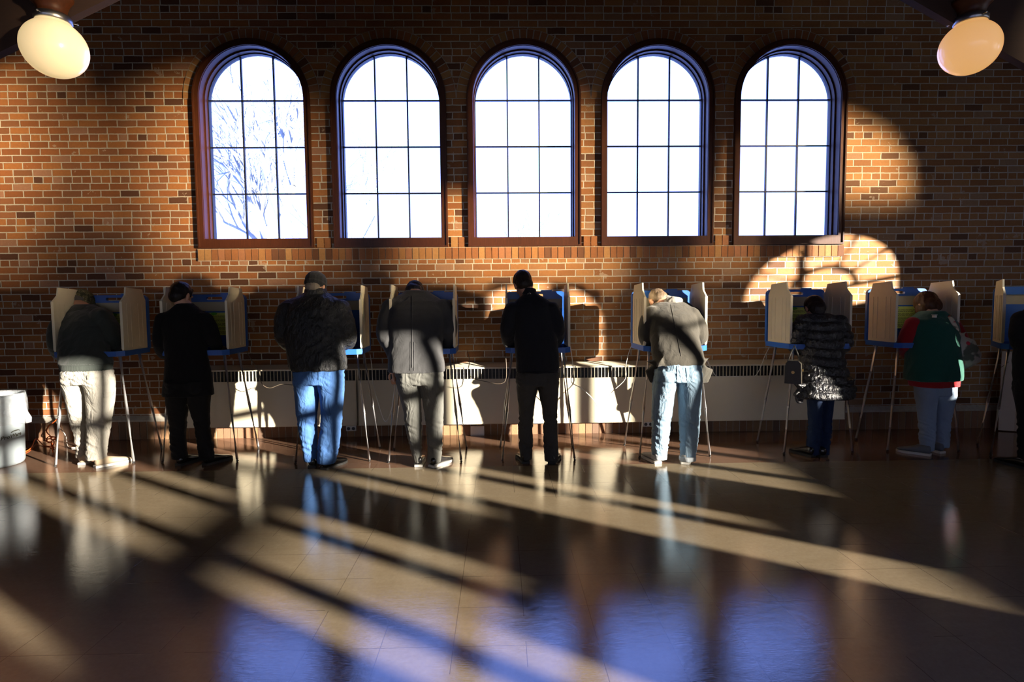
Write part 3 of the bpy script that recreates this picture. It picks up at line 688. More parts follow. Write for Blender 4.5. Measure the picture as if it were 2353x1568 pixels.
def head(bm, c, pitch, yaw, roll=0, s=1.0):
    Mx = (Matrix.Rotation(R(roll), 3, 'Y') @ Matrix.Rotation(R(-yaw), 3, 'Z') @ Matrix.Rotation(R(-pitch), 3, 'X'))
    def E(p, r): ellips(bm, c+Mx @ (Vector(p)*s), [q*s for q in r], Mx)
    E((0, -.008, .028), (.074, .094, .088)); E((0, .030, -.015), (.062, .070, .085)); E((0, .050, -.075), (.044, .045, .036)); E((0, .082, -.088), (.020, .016, .018))
    E((0, .083, .030), (.052, .018, .016)); E((0, .100, -.018), (.012, .018, .026)); E((0, .112, -.036), (.015, .013, .011)); E((0, .094, -.062), (.024, .012, .010))
    E((-.033, .070, -.028), (.024, .022, .022)); E((.033, .070, -.028), (.024, .022, .022))
    for sd in (-1, 1):
        E((sd*.079, -.004, -.014), (.009, .019, .032)); E((sd*.084, -.014, -.006), (.006, .009, .028))
    return Mx

def person(F, name_label, torso, lean, arms, legs, waist, hd, mats, folds=None, hem_y=0, head_s=1.0, neck=None, hands=True, kx=None, depth=None, cap=None, extra_jacket=None, jname='jacket', vox=.009, shoes=(), seed=0, pw=2.3, hairfn=None, hand_r=True, hand_l=True, scl=(.055, .042)):
    base = (F.pt(*shoes_mid(shoes)) if False else None)
    ps = [fl(F.ox+s[0]/K, 600+s[1]/K) for s in shoes]
    base = sum(ps, Vector())/len(ps); base.z = 0
    bmB = bmesh.new()
    # --- upper garment
    bm = bmesh.new(); y_hem = torso[0][0]; y_top = torso[-1][0]; rings = []; core = []
    for zy, xl, xr in torso:
        s = max(0, (y_hem-zy)/(y_hem-y_top)); dy = .02+lean*s**1.25; a = F.pt(xl, zy, dy); b = F.pt(xr, zy, dy); rx = (b.x-a.x)/2; ry = body_depth(rx)*(depth or 1)
        ry *= 1-.25*max(0, s-.8)/.2
        rings.append(((a.x+b.x)/2, (a.y+b.y)/2, (a.z+b.z)/2, rx, ry)); 
        rb = min(rx*.78, .2); core.append(((a.x+b.x)/2, (a.y+b.y)/2+.01, (a.z+b.z)/2, rb, min(ry*.72, .11)))
    loft(bm, rings[::1], 40, pw)
    sh = rings[-3] if len(rings) > 5 else rings[-2]
    for side, pts in arms.items():
        P = [F.pt(x, y, dy) for x, y, dy, r in pts]; rad = [r for *_, r in pts]
        Q = curve_pts(P, 5); rr = []
        for i in range(len(Q)):
            u = i/5; k = min(int(u), len(rad)-2); rr.append(rad[k]+(rad[k+1]-rad[k])*(u-k))
        tube(bm, Q, rr, 18); ellips(bm, P[0], (rad[0]*1.05, rad[0]*1.05, rad[0]*1.0))
        w = P[-1]; d = (P[-1]-P[-2]).normalized()
        tube(bmB, [P[0]]+P[1:]+[w+d*.02], [.045]+[max(.026, min(.042, r*.6)) for r in rad[1:]]+[.024], 12)
        if (hand_l if side == 'l' else hand_r):
            dd = Vector((d.x*.6+(.12 if side == 'l' else -.12), abs(d.y)+.6, min(d.z, 0)*.35)) if hands != 'down' or side == 'r' else Vector((.1, .1, -1))
            hand(bmB, w+d*.03, dd, (0, 0, 1) if not (hands == 'down' and side == 'l') else (0, -1, 0), 1 if side == 'l' else -1, 1.0)
    if extra_jacket: extra_jacket(bm, F)
    me = remesh(bm, vox, 5); displace(me, folds or cloth_fn(.007, seed=seed))
    # --- core body, neck, head
    loft(bmB, core, 24, 2)
    hx, hy, hdy, pitch, yaw, roll = hd; hc = F.pt(hx, hy, hdy)
    Mx = head(bmB, hc, pitch, yaw, roll, head_s)
    nb = Vector((core[-1][0], core[-1][1], core[-1][2]-.02)); nt = hc+Mx @ Vector((0, -.025, -.05))
    tube(bmB, [nb-Vector((0, 0, .08)), nb, (nb+nt)/2+Vector((0, -.008, 0)), nt, hc], [.075, .062, .056, .055, .05], 16)
    # --- legs
    bm = bmesh.new(); wr = []
    for zy, xl, xr in waist:
        a = F.pt(xl, zy, .02); b = F.pt(xr, zy, .02); rx = (b.x-a.x)/2; wr.append(((a.x+b.x)/2, a.y, a.z, rx, max(.10, rx*.66)))
    loft(bm, wr[::-1], 32, 2.3); loft(bmB, [(q[0], q[1]+.01, q[2], q[3]*.75, q[4]*.72) for q in wr[::-1]], 24, 2)
    kn = []
    for li, L in enumerate(legs):
        rg = []; z_end = None
        foot = ps[li]
        for i, (zy, xl, xr) in enumerate(L):
            tt = i/(len(L)-1); dy = .02*(1-tt)+(foot.y+.055-F.Y)*tt**1.5 + .03*math.sin(tt*PI)
            a = F.pt(xl, zy, dy); b = F.pt(xr, zy, dy); rx = (b.x-a.x)/2; rg.append(((a.x+b.x)/2, a.y, a.z, rx, max(rx*.92, .055, wr[-1][4]*(1-.95*tt))))
        up_ = F.pt((L[0][1]+L[0][2])/2, L[0][0]-70, .02); rg2 = [(rg[0][0], rg[0][1], up_.z, rg[0][3]*.95, rg[0][4]*.97)]+rg
        loft(bm, rg2[::-1], 24, 2.1)
        tube(bmB, [Vector(g[:3]) for g in rg]+[Vector((rg[-1][0], rg[-1][1], .05))], [min(.075, g[3]*.72) for g in rg]+[.035], 12)
        # foot inside the shoe
        a = R(shoes[li][2]); d = Vector((math.sin(a), math.cos(a), 0)); tube(bmB, [foot+d*.03+Vector((0, 0, .055)), foot+d*.12+Vector((0, 0, .045)), foot+d*.2+Vector((0, 0, .035))], [(.026, .026), (.03, .024), (.03, .014)], 10)
        kn.append(rg[len(rg)//2][2])
    mt = remesh(bm, .008, 3); displace(mt, trouser_fn(sum(kn)/len(kn), .12, seed+4))
    mb = remesh(bmB, .0065, 2)
    for m_ in (me, mt, mb): m_.transform(Matrix.Translation(-base))
    root = link('person', mb, M['skin']); root.location = base; tag(root, name_label, 'person')
    for sd in (-1, 1):
        pass
    j = link(jname, me, mats['top'], root); tr = link('trousers', mt, mats['bottom'], root)
    for s_ in shoes: shoe(F, s_[0], s_[1], s_[2], s_[3], s_[4] if len(s_) > 4 else mats['shoe'], mats.get('sole', M['rubber']), root, base, label=None, wide=mats.get('wide', .05))
    return root, base, hc, Mx, rings, j
def hair(root, base, hc, Mx, mat, parts, fn=None, name='hair', vox=.007, sm=3):
    bm = bmesh.new()
    for p, r in parts: ellips(bm, hc+Mx @ Vector(p), r, Mx)
    me = remesh(bm, vox, sm)
    displace(me, fn or (lambda p, n: n*(.004*nz(p, (30, 30, 12), 3)+.003*nz(p, (70, 70, 25), 5))))
    me.transform(Matrix.Translation(-base)); return link(name, me, mat, root)
def addpart(name, bm, mat, root, base, vox=None, fn=None, sm=3, smooth=True):
    if vox:
        me = remesh(bm, vox, sm)
        if fn: displace(me, fn)
    else: me = tomesh(bm, name, smooth)
    me.transform(Matrix.Translation(-base)); return link(name, me, mat, root)
SHORT = [((0, -.012, .036), (.083, .100, .091)), ((0, -.045, -.015), (.074, .062, .070)), ((0, .055, .085), (.055, .04, .025))]

def hairmat(n, c):
    t = NT(n); co = t.coord(); f = t.noise(t.mapping(co, (40, 40, 6)), 5, 3, .6, .5)
    return t.pbr(t.mix(f, tuple(x*.5 for x in c), tuple(x*1.5 for x in c)), .42, 0, t.bump(f, .6, .004), Specular_IOR_Level=.2)

olive = cloth('dark_olive_fleece', (.042, .050, .045), .95, 400, .35, .15, .3)
khaki = cloth('khaki_twill', (.34, .32, .28), .85, 300, .9, .12, .0, (9, 9, 4), .03)
blackwool = cloth('black_wool', (.006, .006, .008), .95, 400, .3, .2, .02)
blackcloth = cloth('black_suiting', (.008, .008, .010), .9, 500, .4, .2, .0)
nylon = cloth('dark_nylon', (.016, .017, .019), .55, 250, .9, .1, .0, (16, 16, 9), .03, .4)
denim = cloth('blue_denim', (.060, .145, .36), .9, 700, .8, .22, .0, (8, 8, 3), .03)
navy = cloth('navy_denim', (.015, .03, .075), .9, 700, .6, .22, .0)
pale = cloth('pale_denim', (.20, .29, .38), .9, 700, .8, .2, .0, (8, 8, 3), .03)
pale2 = cloth('soft_pale_denim', (.25, .32, .43), .9, 700, .6, .15, .0)
tweed = cloth('charcoal_wool', (.050, .050, .052), .95, 350, .3, .15, .15)
greyslack = cloth('grey_worsted', (.11, .11, .10), .75, 600, .8, .12, .1, (8, 8, 2.5), .03)
charcoal = cloth('charcoal_denim', (.045, .044, .044), .8, 600, .8, .15, .0)
soft = cloth('black_softshell', (.008, .009, .013), .8, 500, .3, .1, .1)
tweed2 = cloth('brown_grey_wool', (.050, .045, .036), .95, 300, .4, .2, .15)
puffer = cloth('black_quilted_nylon', (.014, .014, .018), .36, 120, .9, .1, .0, (22, 22, 14), .025, .6)
green = cloth('green_fleece', (.010, .085, .062), .95, 400, .3, .12, .3)
redk = cloth('red_knit', (.36, .012, .018), .95, 300, .3, .15, .2)
bshoe = shoe_leather('black_leather', (.012, .011, .011), .22)
tanboot = shoe_leather('tan_suede', (.40, .32, .22), .85)
greyshoe = shoe_leather('grey_mesh_trainer', (.10, .11, .13), .7)
trainer = shoe_leather('worn_grey_trainer', (.30, .29, .27), .7)
whitesole = plain('pale_sole', (.55, .54, .5), .6)

# 1 ---- khaki trousers, olive jacket, camouflage cap
F = Fig(0, 5.10)
r, b, hc, Mx, rg, j = person(F, 'person bent over the leftmost booth in dark jacket, camouflage cap and khaki trousers',
 [(752, 440, 758), (700, 425, 768), (640, 425, 752), (560, 425, 735), (480, 420, 725), (420, 425, 722), (370, 440, 712), (335, 470, 690), (312, 510, 660)], .34,
 {'l': [(455, 400, .27, .085), (402, 480, .25, .080), (400, 580, .22, .074), (425, 655, .38, .062), (470, 655, .48, .05)],
  'r': [(705, 390, .27, .090), (758, 470, .25, .084), (785, 560, .24, .074), (808, 620, .40, .056), (800, 628, .48, .048)]},
 [[(830, 446, 606), (900, 458, 604), (980, 482, 606), (1060, 486, 606), (1130, 500, 606), (1220, 524, 607), (1300, 536, 606), (1362, 532, 610)],
  [(830, 592, 772), (900, 606, 780), (980, 610, 780), (1060, 614, 768), (1130, 612, 758), (1220, 610, 742), (1300, 606, 730), (1372, 604, 735)]],
 [(742, 452, 750), (790, 444, 766), (850, 446, 776)], (556, 292, .44, 56, 0, -4),
 dict(top=olive, bottom=khaki, shoe=tanboot, sole=whitesole, wide=.055), lambda p, n: n*(.008*nz(Vector((p.x+.3*p.z, p.y, p.z)), (6, 6, 4), 1)+.005*ridged(Vector((p.x-.4*p.z, p.y, p.z)), (14, 14, 8), 2)),
 shoes=[(568, 1415, -12, .28), (655, 1436, 36, .29)], seed=1)
camo = NT('camouflage'); c = camo.coord(); cc = camo.ramp(camo.noise(c, 22, 2, .5, .6), [(0, (.05, .05, .025)), (.42, (.16, .15, .07)), (.5, (.10, .085, .04)), (.58, (.24, .22, .12))], 'CONSTANT'); camo = camo.pbr(cc, .9)
hair(r, b, hc, Mx, hairmat('grey_hair', (.12, .11, .10)), [((0, -.05, -.01), (.078, .055, .065))])
h = hair(r, b, hc, Mx, camo, [((0, -.002, .036), (.112, .124, .108)), ((0, .125, .022), (.08, .06, .010))], lambda p, n: n*.003*nz(p, (25, 25, 25), 2), 'cap')
def band(root, base, rings, mat, name, k=0, h=.055, grow=.012):
    cx, cy, cz, rx, ry = rings[k]; bm = bmesh.new(); loft(bm, [(cx, cy, cz-.012, rx*.965, ry*.98), (cx, cy, cz, rx+grow*.5, ry+grow), (cx, cy, cz+h, rx+grow, ry+grow)], 40, 2.3); return addpart(name, bm, mat, root, base, .008, lambda p, n: n*.002*math.sin(p.x*500))
band(r, b, rg, cloth('olive_rib', (.04, .048, .043), .95, 300, .3), 'hem_band')
from mathutils.bvhtree import BVHTree
def surf(o, base):
    me = o.data; return BVHTree.FromPolygons([v.co+base for v in me.vertices], [p.vertices[:] for p in me.polygons])
def drape(root, base, F, quad, target, mat, name='pocket', off=.004, nu=10, nv=5):
    """a thin stitched-on patch lying on the cloth of target"""
    bv = surf(target, base); bm = bmesh.new(); G = []
    for j in range(nv+1):
        row = []
        for i in range(nu+1):
            u, v = i/nu, j/nv; x = (quad[0][0]*(1-u)+quad[1][0]*u)*(1-v)+(quad[3][0]*(1-u)+quad[2][0]*u)*v; y = (quad[0][1]*(1-u)+quad[1][1]*u)*(1-v)+(quad[3][1]*(1-u)+quad[2][1]*u)*v
            p = F.pt(x, y, -.6); q = F.pt(x, y, .3); hit = bv.ray_cast(p, (q-p).normalized(), 1.5)
            if hit[0] is None: bm.free(); return None
            e = off*(1-.6*(abs(2*u-1)**6 if True else 0)); row.append((hit[0], hit[0]+Vector((0, -e, 0))))
        G.append(row)
    A = [[bm.verts.new(c[1]) for c in r_] for r_ in G]; B = [[bm.verts.new(c[0]+Vector((0, .006, 0))) for c in r_] for r_ in G]
    for j in range(nv):
        for i in range(nu):
            bm.faces.new((A[j][i], A[j][i+1], A[j+1][i+1], A[j+1][i])); bm.faces.new((B[j][i], B[j+1][i], B[j+1][i+1], B[j][i+1]))
    E_ = [(0, i) for i in range(nu+1)]+[(j, nu) for j in range(1, nv+1)]+[(nv, i) for i in range(nu-1, -1, -1)]+[(j, 0) for j in range(nv-1, 0, -1)]
    for k in range(len(E_)):
        a, b_ = E_[k], E_[(k+1) % len(E_)]; bm.faces.new((A[a[0]][a[1]], B[a[0]][a[1]], B[b_[0]][b_[1]], A[b_[0]][b_[1]]))
    me = tomesh(bm, name, True); me.transform(Matrix.Translation(-base)); return link(name, me, mat, root)
def seam(root, base, F, pts, target, mat, name, r=.003, out=.001):
    bv = surf(target, base); P = []
    for x, y in pts:
        p = F.pt(x, y, -.6); q = F.pt(x, y, .3); hit = bv.ray_cast(p, (q-p).normalized(), 1.5)
        if hit[0] is not None: P.append(hit[0]+Vector((0, -out, 0)))
    if len(P) > 1:
        bm = bmesh.new(); tube(bm, curve_pts(P, 3), r, 6); me = tomesh(bm, name, True); me.transform(Matrix.Translation(-base)); return link(name, me, mat, root)
def kid(root, nm): return [c for c in root.children if c.name.split('.')[0] == nm][0]
def pocket(root, base, F, quad, dy, mat, name='pocket', th=.012, ):
    return drape(root, base, F, quad, kid(root, 'trousers'), mat, name)
def _old(root, base, F, quad, dy, mat, name='pocket', th=.012, ):
    bm = bmesh.new(); P = [F.pt(x, y, dy) for x, y in quad]; q = [bm.verts.new(p) for p in P]+[bm.verts.new(p+Vector((0, th*2.5, 0))) for p in P]
    n = len(P); bm.faces.new(q[:n]); bm.faces.new(q[n:][::-1])
    for i in range(n): bm.faces.new((q[i], q[n+i], q[n+(i+1) % n], q[(i+1) % n]))
    me = tomesh(bm, name, True, .004); me.transform(Matrix.Translation(-base)); return link(name, me, mat, root)
pocket(r, b, F, [(598, 795), (718, 768), (722, 800), (600, 826)], -.135, khaki, 'pocket_flap'); pocket(r, b, F, [(448, 795), (522, 798), (520, 822), (450, 822)], -.13, khaki, 'pocket_flap')
pocket(r, b, F, [(716, 918), (784, 905), (780, 935), (720, 948)], -.06, khaki, 'pocket_flap')

bm = bmesh.new(); a = F.pt(572, 322, .34); loft(bm, [(a.x, a.y-.02, a.z-.06, .13, .10), (a.x, a.y+.02, a.z, .105, .095), (a.x, a.y+.045, a.z+.030, .088, .085)], 28, 2.1); addpart('collar', bm, olive, r, b, .008)

# 2 ---- long black coat
F = Fig(0, 5.08)
r, b, hc, Mx, rg, j = person(F, 'person with short dark hair in long black overcoat and black trousers',
 [(932, 1134, 1474), (860, 1138, 1468), (800, 1146, 1462), (740, 1150, 1450), (650, 1150, 1432), (560, 1140, 1424), (470, 1132, 1424), (410, 1128, 1428), (365, 1140, 1420), (335, 1180, 1385), (308, 1215, 1345), (296, 1232, 1330)], .16,
 {'l': [(1140, 410, .14, .075), (1118, 480, .12, .070), (1112, 570, .10, .064), (1135, 640, .24, .056), (1180, 640, .34, .046)],
  'r': [(1412, 410, .14, .078), (1450, 470, .13, .072), (1478, 545, .13, .066), (1500, 585, .28, .054), (1512, 595, .36, .042)]},
 [[(900, 1160, 1312), (970, 1163, 1302), (1050, 1170, 1296), (1120, 1178, 1290), (1200, 1182, 1286), (1280, 1186, 1288), (1370, 1196, 1300)],
  [(900, 1308, 1450), (970, 1315, 1446), (1050, 1330, 1446), (1120, 1348, 1448), (1200, 1360, 1456), (1280, 1372, 1474), (1370, 1384, 1488)]],
 [(840, 1160, 1445), (900, 1158, 1452)], (1254, 240, .20, 26, 12, 0),
 dict(top=blackwool, bottom=blackcloth, shoe=bshoe), cloth_fn(.005, seed=2), shoes=[(1232, 1424, 18, .28), (1415, 1420, 26, .28)], seed=2, head_s=1.03, jname='overcoat')
hair(r, b, hc, Mx, hairmat('black_hair', (.010, .008, .008)), [((0, -.012, .036), (.086, .102, .093)), ((0, -.045, -.02), (.076, .064, .072)), ((0, .055, .085), (.055, .04, .025))])
for x0, x1 in (((1155, 372), (1235, 345)), ((1335, 345), (1415, 372))):
    bm = bmesh.new(); a = F.pt(x0[0], x0[1]-16, .17); q = F.pt(x1[0], x1[1]-16, .17); tube(bm, [a, q], [(.022, .008), (.022, .008)], 10); addpart('epaulette', bm, blackwool, r, b)

# 3 ---- beanie, puffy dark jacket, blue jeans
F = Fig(600, 4.93)
r, b, hc, Mx, rg, j = person(F, 'person in dark beanie, dark quilted jacket and bright blue jeans',
 [(752, 206, 590), (700, 198, 585), (640, 192, 575), (560, 180, 572), (480, 170, 578), (400, 165, 582), (340, 168, 578), (295, 185, 560), (262, 215, 530), (238, 265, 480), (218, 300, 452)], .14,
 {'l': [(205, 345, .10, .100), (175, 430, .08, .098), (168, 520, .10, .090), (200, 575, .26, .07), (250, 590, .36, .055)],
  'r': [(540, 345, .10, .100), (572, 430, .08, .100), (592, 515, .10, .088), (585, 575, .26, .070), (560, 600, .38, .055)]},
 [[(830, 226, 402), (900, 236, 396), (980, 244, 392), (1060, 248, 386), (1130, 258, 384), (1210, 270, 388), (1290, 288, 390), (1385, 300, 395)],
  [(830, 392, 570), (900, 404, 570), (980, 414, 566), (1060, 416, 560), (1130, 416, 554), (1210, 408, 546), (1290, 396, 536), (1400, 386, 512)]],
 [(738, 232, 572), (780, 226, 572), (850, 225, 572)], (378, 180, .16, 22, 10, 0),
 dict(top=nylon, bottom=denim, shoe=bshoe, wide=.056), None, shoes=[(350, 1438, -5, .29), (432, 1450, 22, .30)], seed=3, vox=.009, depth=1.15)
def puff(seed): return lambda p, n: n*(.009*nz(Vector((p.x+.2*p.z, p.y, p.z)), (9, 9, 7), seed)+.006*ridged(Vector((p.x*.7-.5*p.z, p.y, p.z)), (20, 20, 14), seed))
displace(j.data, puff(8))
hair(r, b, hc, Mx, hairmat('grey_hair_b', (.15, .13, .11)), [((0, -.055, -.02), (.068, .044, .05))])
hair(r, b, hc, Mx, cloth('dark_knit', (.016, .018, .022), .95, 200, .5), [((0, -.008, .050), (.094, .108, .090)), ((0, -.01, .02), (.097, .111, .030))], lambda p, n: n*.0015*math.sin(p.x*260), 'beanie')
bm = bmesh.new(); a = F.pt(302, 205, .14); q = F.pt(452, 210, .14); c_ = (a+q)/2; loft(bm, [(c_.x, c_.y+.01, c_.z-.035, .10, .09), (c_.x, c_.y+.015, c_.z+.02, .088, .08)], 24, 2); addpart('collar', bm, nylon, r, b, .008, puff(2))

for x_ in ((312, 800), (318, 1000)): pass
seam(r, b, F, [(398, 765+k*12) for k in range(6)], kid(r, 'trousers'), denim, 'back_seam')

# 4 ---- charcoal wool coat, grey slacks
F = Fig(600, 4.96)
def p4x(bm, F): pass
r, b, hc, Mx, rg, j = person(F, 'person bent forward in charcoal wool coat with a centre vent, and grey trousers',
 [(768, 878, 1272), (700, 878, 1270), (640, 884, 1262), (560, 890, 1256), (480, 882, 1262), (400, 878, 1278), (330, 880, 1282), (280, 895, 1262), (248, 930, 1225), (222, 975, 1180), (205, 1005, 1150)], .30,
 {'l': [(905, 330, .24, .092), (870, 420, .20, .088), (862, 510, .14, .080), (900, 590, .10, .070), (925, 680, .06, .055), (918, 735, .04, .045)],
  'r': [(1255, 330, .24, .092), (1290, 420, .22, .088), (1292, 510, .22, .080), (1275, 570, .36, .066), (1262, 600, .44, .052)]},
 [[(830, 940, 1105), (900, 955, 1104), (980, 972, 1108), (1060, 988, 1112), (1130, 998, 1114), (1210, 1014, 1114), (1290, 1034, 1114), (1392, 1060, 1112)],
  [(830, 1098, 1264), (900, 1110, 1266), (980, 1120, 1266), (1060, 1132, 1264), (1130, 1140, 1262), (1210, 1146, 1258), (1290, 1152, 1254), (1392, 1150, 1242)]],
 [(750, 930, 1262), (800, 934, 1264), (850, 938, 1266)], (1062, 225, .42, 60, 5, 0),
 dict(top=tweed, bottom=greyslack, shoe=bshoe, sole=whitesole), cloth_fn(.006, seed=4), shoes=[(1090, 1430, -4, .29), (1178, 1434, 32, .29)], seed=4, hands='down')
hair(r, b, hc, Mx, hairmat('dark_hair_d', (.014, .014, .02)), [((0, -.010, .036), (.088, .104, .094)), ((0, -.05, -.02), (.078, .062, .070))])
bm = bmesh.new(); a = F.pt(1065, 228, .30); loft(bm, [(a.x, a.y-.0, a.z-.05, .125, .09), (a.x, a.y+.03, a.z+.02, .11, .085), (a.x, a.y+.05, a.z+.035, .09, .07)], 28, 2.1); addpart('collar', bm, tweed, r, b, .008)
seam(r, b, F, [(1046, 240+k*20) for k in range(26)], j, tweed, 'back_seam', .004, .002)
for x_ in (1035, 1060): seam(r, b, F, [(x_, 560+k*20) for k in range(11)], j, tweed, 'vent_edge', .003, .001)

# 5 ---- dark hair, black jacket, charcoal jeans
F = Fig(1100, 4.97)
r, b, hc, Mx, rg, j = person(F, 'person with dark brown hair in black high-collar jacket and charcoal jeans',
 [(778, 258, 556), (740, 256, 562), (680, 254, 558), (600, 252, 550), (520, 248, 540), (440, 240, 528), (370, 226, 520), (320, 222, 515), (285, 245, 495), (258, 280, 460), (235, 305, 415), (218, 318, 396)], .15,
 {'l': [(232, 340, .12, .074), (206, 420, .10, .070), (200, 500, .10, .064), (215, 570, .22, .056), (255, 590, .34, .046)],
  'r': [(505, 340, .12, .074), (538, 420, .10, .070), (548, 490, .10, .064), (540, 550, .24, .056), (515, 585, .36, .046)]},
 [[(850, 262, 410), (910, 264, 400), (980, 272, 388), (1060, 280, 382), (1120, 274, 378), (1200, 276, 374), (1290, 280, 374), (1375, 290, 368)],
  [(850, 405, 554), (910, 416, 552), (980, 430, 548), (1060, 442, 544), (1120, 446, 545), (1200, 446, 548), (1290, 450, 552), (1385, 458, 552)]],
 [(765, 262, 554), (810, 260, 556), (860, 262, 556)], (308, 165, .22, 30, -14, -6),
 dict(top=soft, bottom=charcoal, shoe=bshoe), cloth_fn(.006, seed=5), shoes=[(328, 1408, -10, .28), (505, 1412, 15, .29)], seed=5)
hair(r, b, hc, Mx, hairmat('dark_brown_hair', (.022, .015, .011)), [((0, -.012, .040), (.088, .104, .095)), ((0, -.045, -.015), (.078, .064, .070)), ((0, .06, .09), (.05, .04, .025)), ((.02, -.02, .12), (.03, .035, .022))])
bm = bmesh.new(); a = F.pt(350, 222, .16); tube(bm, [a+Vector((-.012, 0, -.075)), a+Vector((0, -.005, -.02)), a+Vector((.004, .01, .035))], [(.085, .075), (.072, .065), (.064, .06)], 24); addpart('collar', bm, soft, r, b, .007)
bm = bmesh.new(); a = F.pt(350, 228, .085); tube(bm, [a+Vector((-.016, 0, 0)), a+Vector((0, -.004, .008)), a+Vector((.016, 0, .003))], .0022, 6); tube(bm, [a+Vector((-.014, 0, -.004)), a+Vector((.014, 0, -.002))], .0018, 6); addpart('collar_logo', bm, M['white_plastic'], r, b)

seam(r, b, F, [(262+i*24, 778-abs(i-6)*1.2) for i in range(13)], kid(r, 'trousers'), soft, 'belt', .008, .002)

# 6 ---- bent far over, brown-grey jacket, pale jeans
F = Fig(1100, 4.94)
r, b, hc, Mx, rg, j = person(F, 'person bending far forward in brown-grey jacket and pale rolled-up jeans',
 [(722, 1238, 1545), (690, 1215, 1560), (650, 1200, 1552), (590, 1195, 1535), (520, 1185, 1525), (450, 1170, 1515), (390, 1160, 1508), (340, 1168, 1496), (305, 1190, 1470), (285, 1225, 1440)], .36,
 {'l': [(1200, 370, .30, .082), (1168, 440, .26, .078), (1160, 520, .24, .070), (1190, 590, .36, .058), (1225, 600, .44, .046)],
  'r': [(1478, 380, .30, .085), (1518, 450, .26, .084), (1530, 520, .24, .076), (1532, 570, .34, .058), (1525, 590, .44, .046)]},
 [[(820, 1212, 1370), (880, 1206, 1362), (950, 1204, 1352), (1030, 1204, 1340), (1110, 1202, 1330), (1190, 1200, 1320), (1270, 1200, 1312), (1345, 1202, 1304)],
  [(820, 1370, 1540), (880, 1378, 1538), (950, 1384, 1536), (1030, 1388, 1535), (1110, 1390, 1532), (1190, 1392, 1524), (1270, 1394, 1514), (1355, 1398, 1500)]],
 [(700, 1260, 1530), (750, 1236, 1540), (830, 1214, 1542)], (1245, 275, .46, 62, -18, -8),
 dict(top=tweed2, bottom=pale, shoe=trainer, sole=whitesole), cloth_fn(.007, (6, 6, 4), 6), shoes=[(1245, 1408, -12, .28), (1430, 1412, 18, .28)], seed=6,
 extra_jacket=lambda bm, F: (tube(bm, [F.pt(1215, 690, .06), F.pt(1222, 760, .06), F.pt(1214, 845, .06)], [(.045, .08), (.035, .09), (.010, .04)], 16), tube(bm, [F.pt(1545, 680, .06), F.pt(1562, 760, .05), F.pt(1562, 850, .06)], [(.040, .08), (.032, .085), (.012, .04)], 16), tube(bm, [F.pt(1250, 700, -.03), F.pt(1300, 735, -.05)], [.06, .02], 12)))
hair(r, b, hc, Mx, hairmat('thin_grey_hair', (.12, .085, .055)), [((0, -.03, .028), (.080, .082, .082)), ((0, -.05, -.02), (.074, .055, .06))])
bm = bmesh.new(); a = F.pt(1350, 275, .36); ellips(bm, a+Vector((.0, .02, -.005)), (.105, .085, .045)); ellips(bm, a+Vector((-.05, .05, .0)), (.07, .07, .05)); addpart('hood', bm, cloth('grey_fleece', (.26, .24, .21), .95, 300, .4), r, b, .008, cloth_fn(.006, (12, 12, 12), 3))
for lg, (x, y0, y1, hw) in enumerate(((1250, 1336, 1374, 52), (1447, 1342, 1392, 56))):
    a = F.pt(x, (y0+y1)/2, ([fl(F.ox+1245/K, 600+1408/K).y, fl(F.ox+1430/K, 600+1412/K).y][lg]+.05-F.Y)); bm = bmesh.new(); loft(bm, [(a.x, a.y, a.z-.022, hw/K*a.y/FPX+.002, .068), (a.x, a.y, a.z+.022, hw/K*a.y/FPX+.004, .07)], 24, 2.1)
    addpart('trouser_cuff', bm, cloth('pale_cuff_%d' % lg, (.38, .42, .46), .9, 600, .4), r, b, .007, cloth_fn(.003, (20, 20, 20), 3))
pocket(r, b, F, [(1430, 742), (1492, 738), (1486, 838), (1442, 842)], -.118, pale, 'back_pocket')
pocket(r, b, F, [(1262, 745), (1322, 742), (1318, 838), (1268, 842)], -.118, pale, 'back_pocket')
seam(r, b, F, [(1375, 728+k*14) for k in range(9)], kid(r, 'trousers'), pale, 'back_seam')
seam(r, b, F, [(1330+k*4, 300+k*20) for k in range(19)], j, tweed2, 'back_seam', .003)

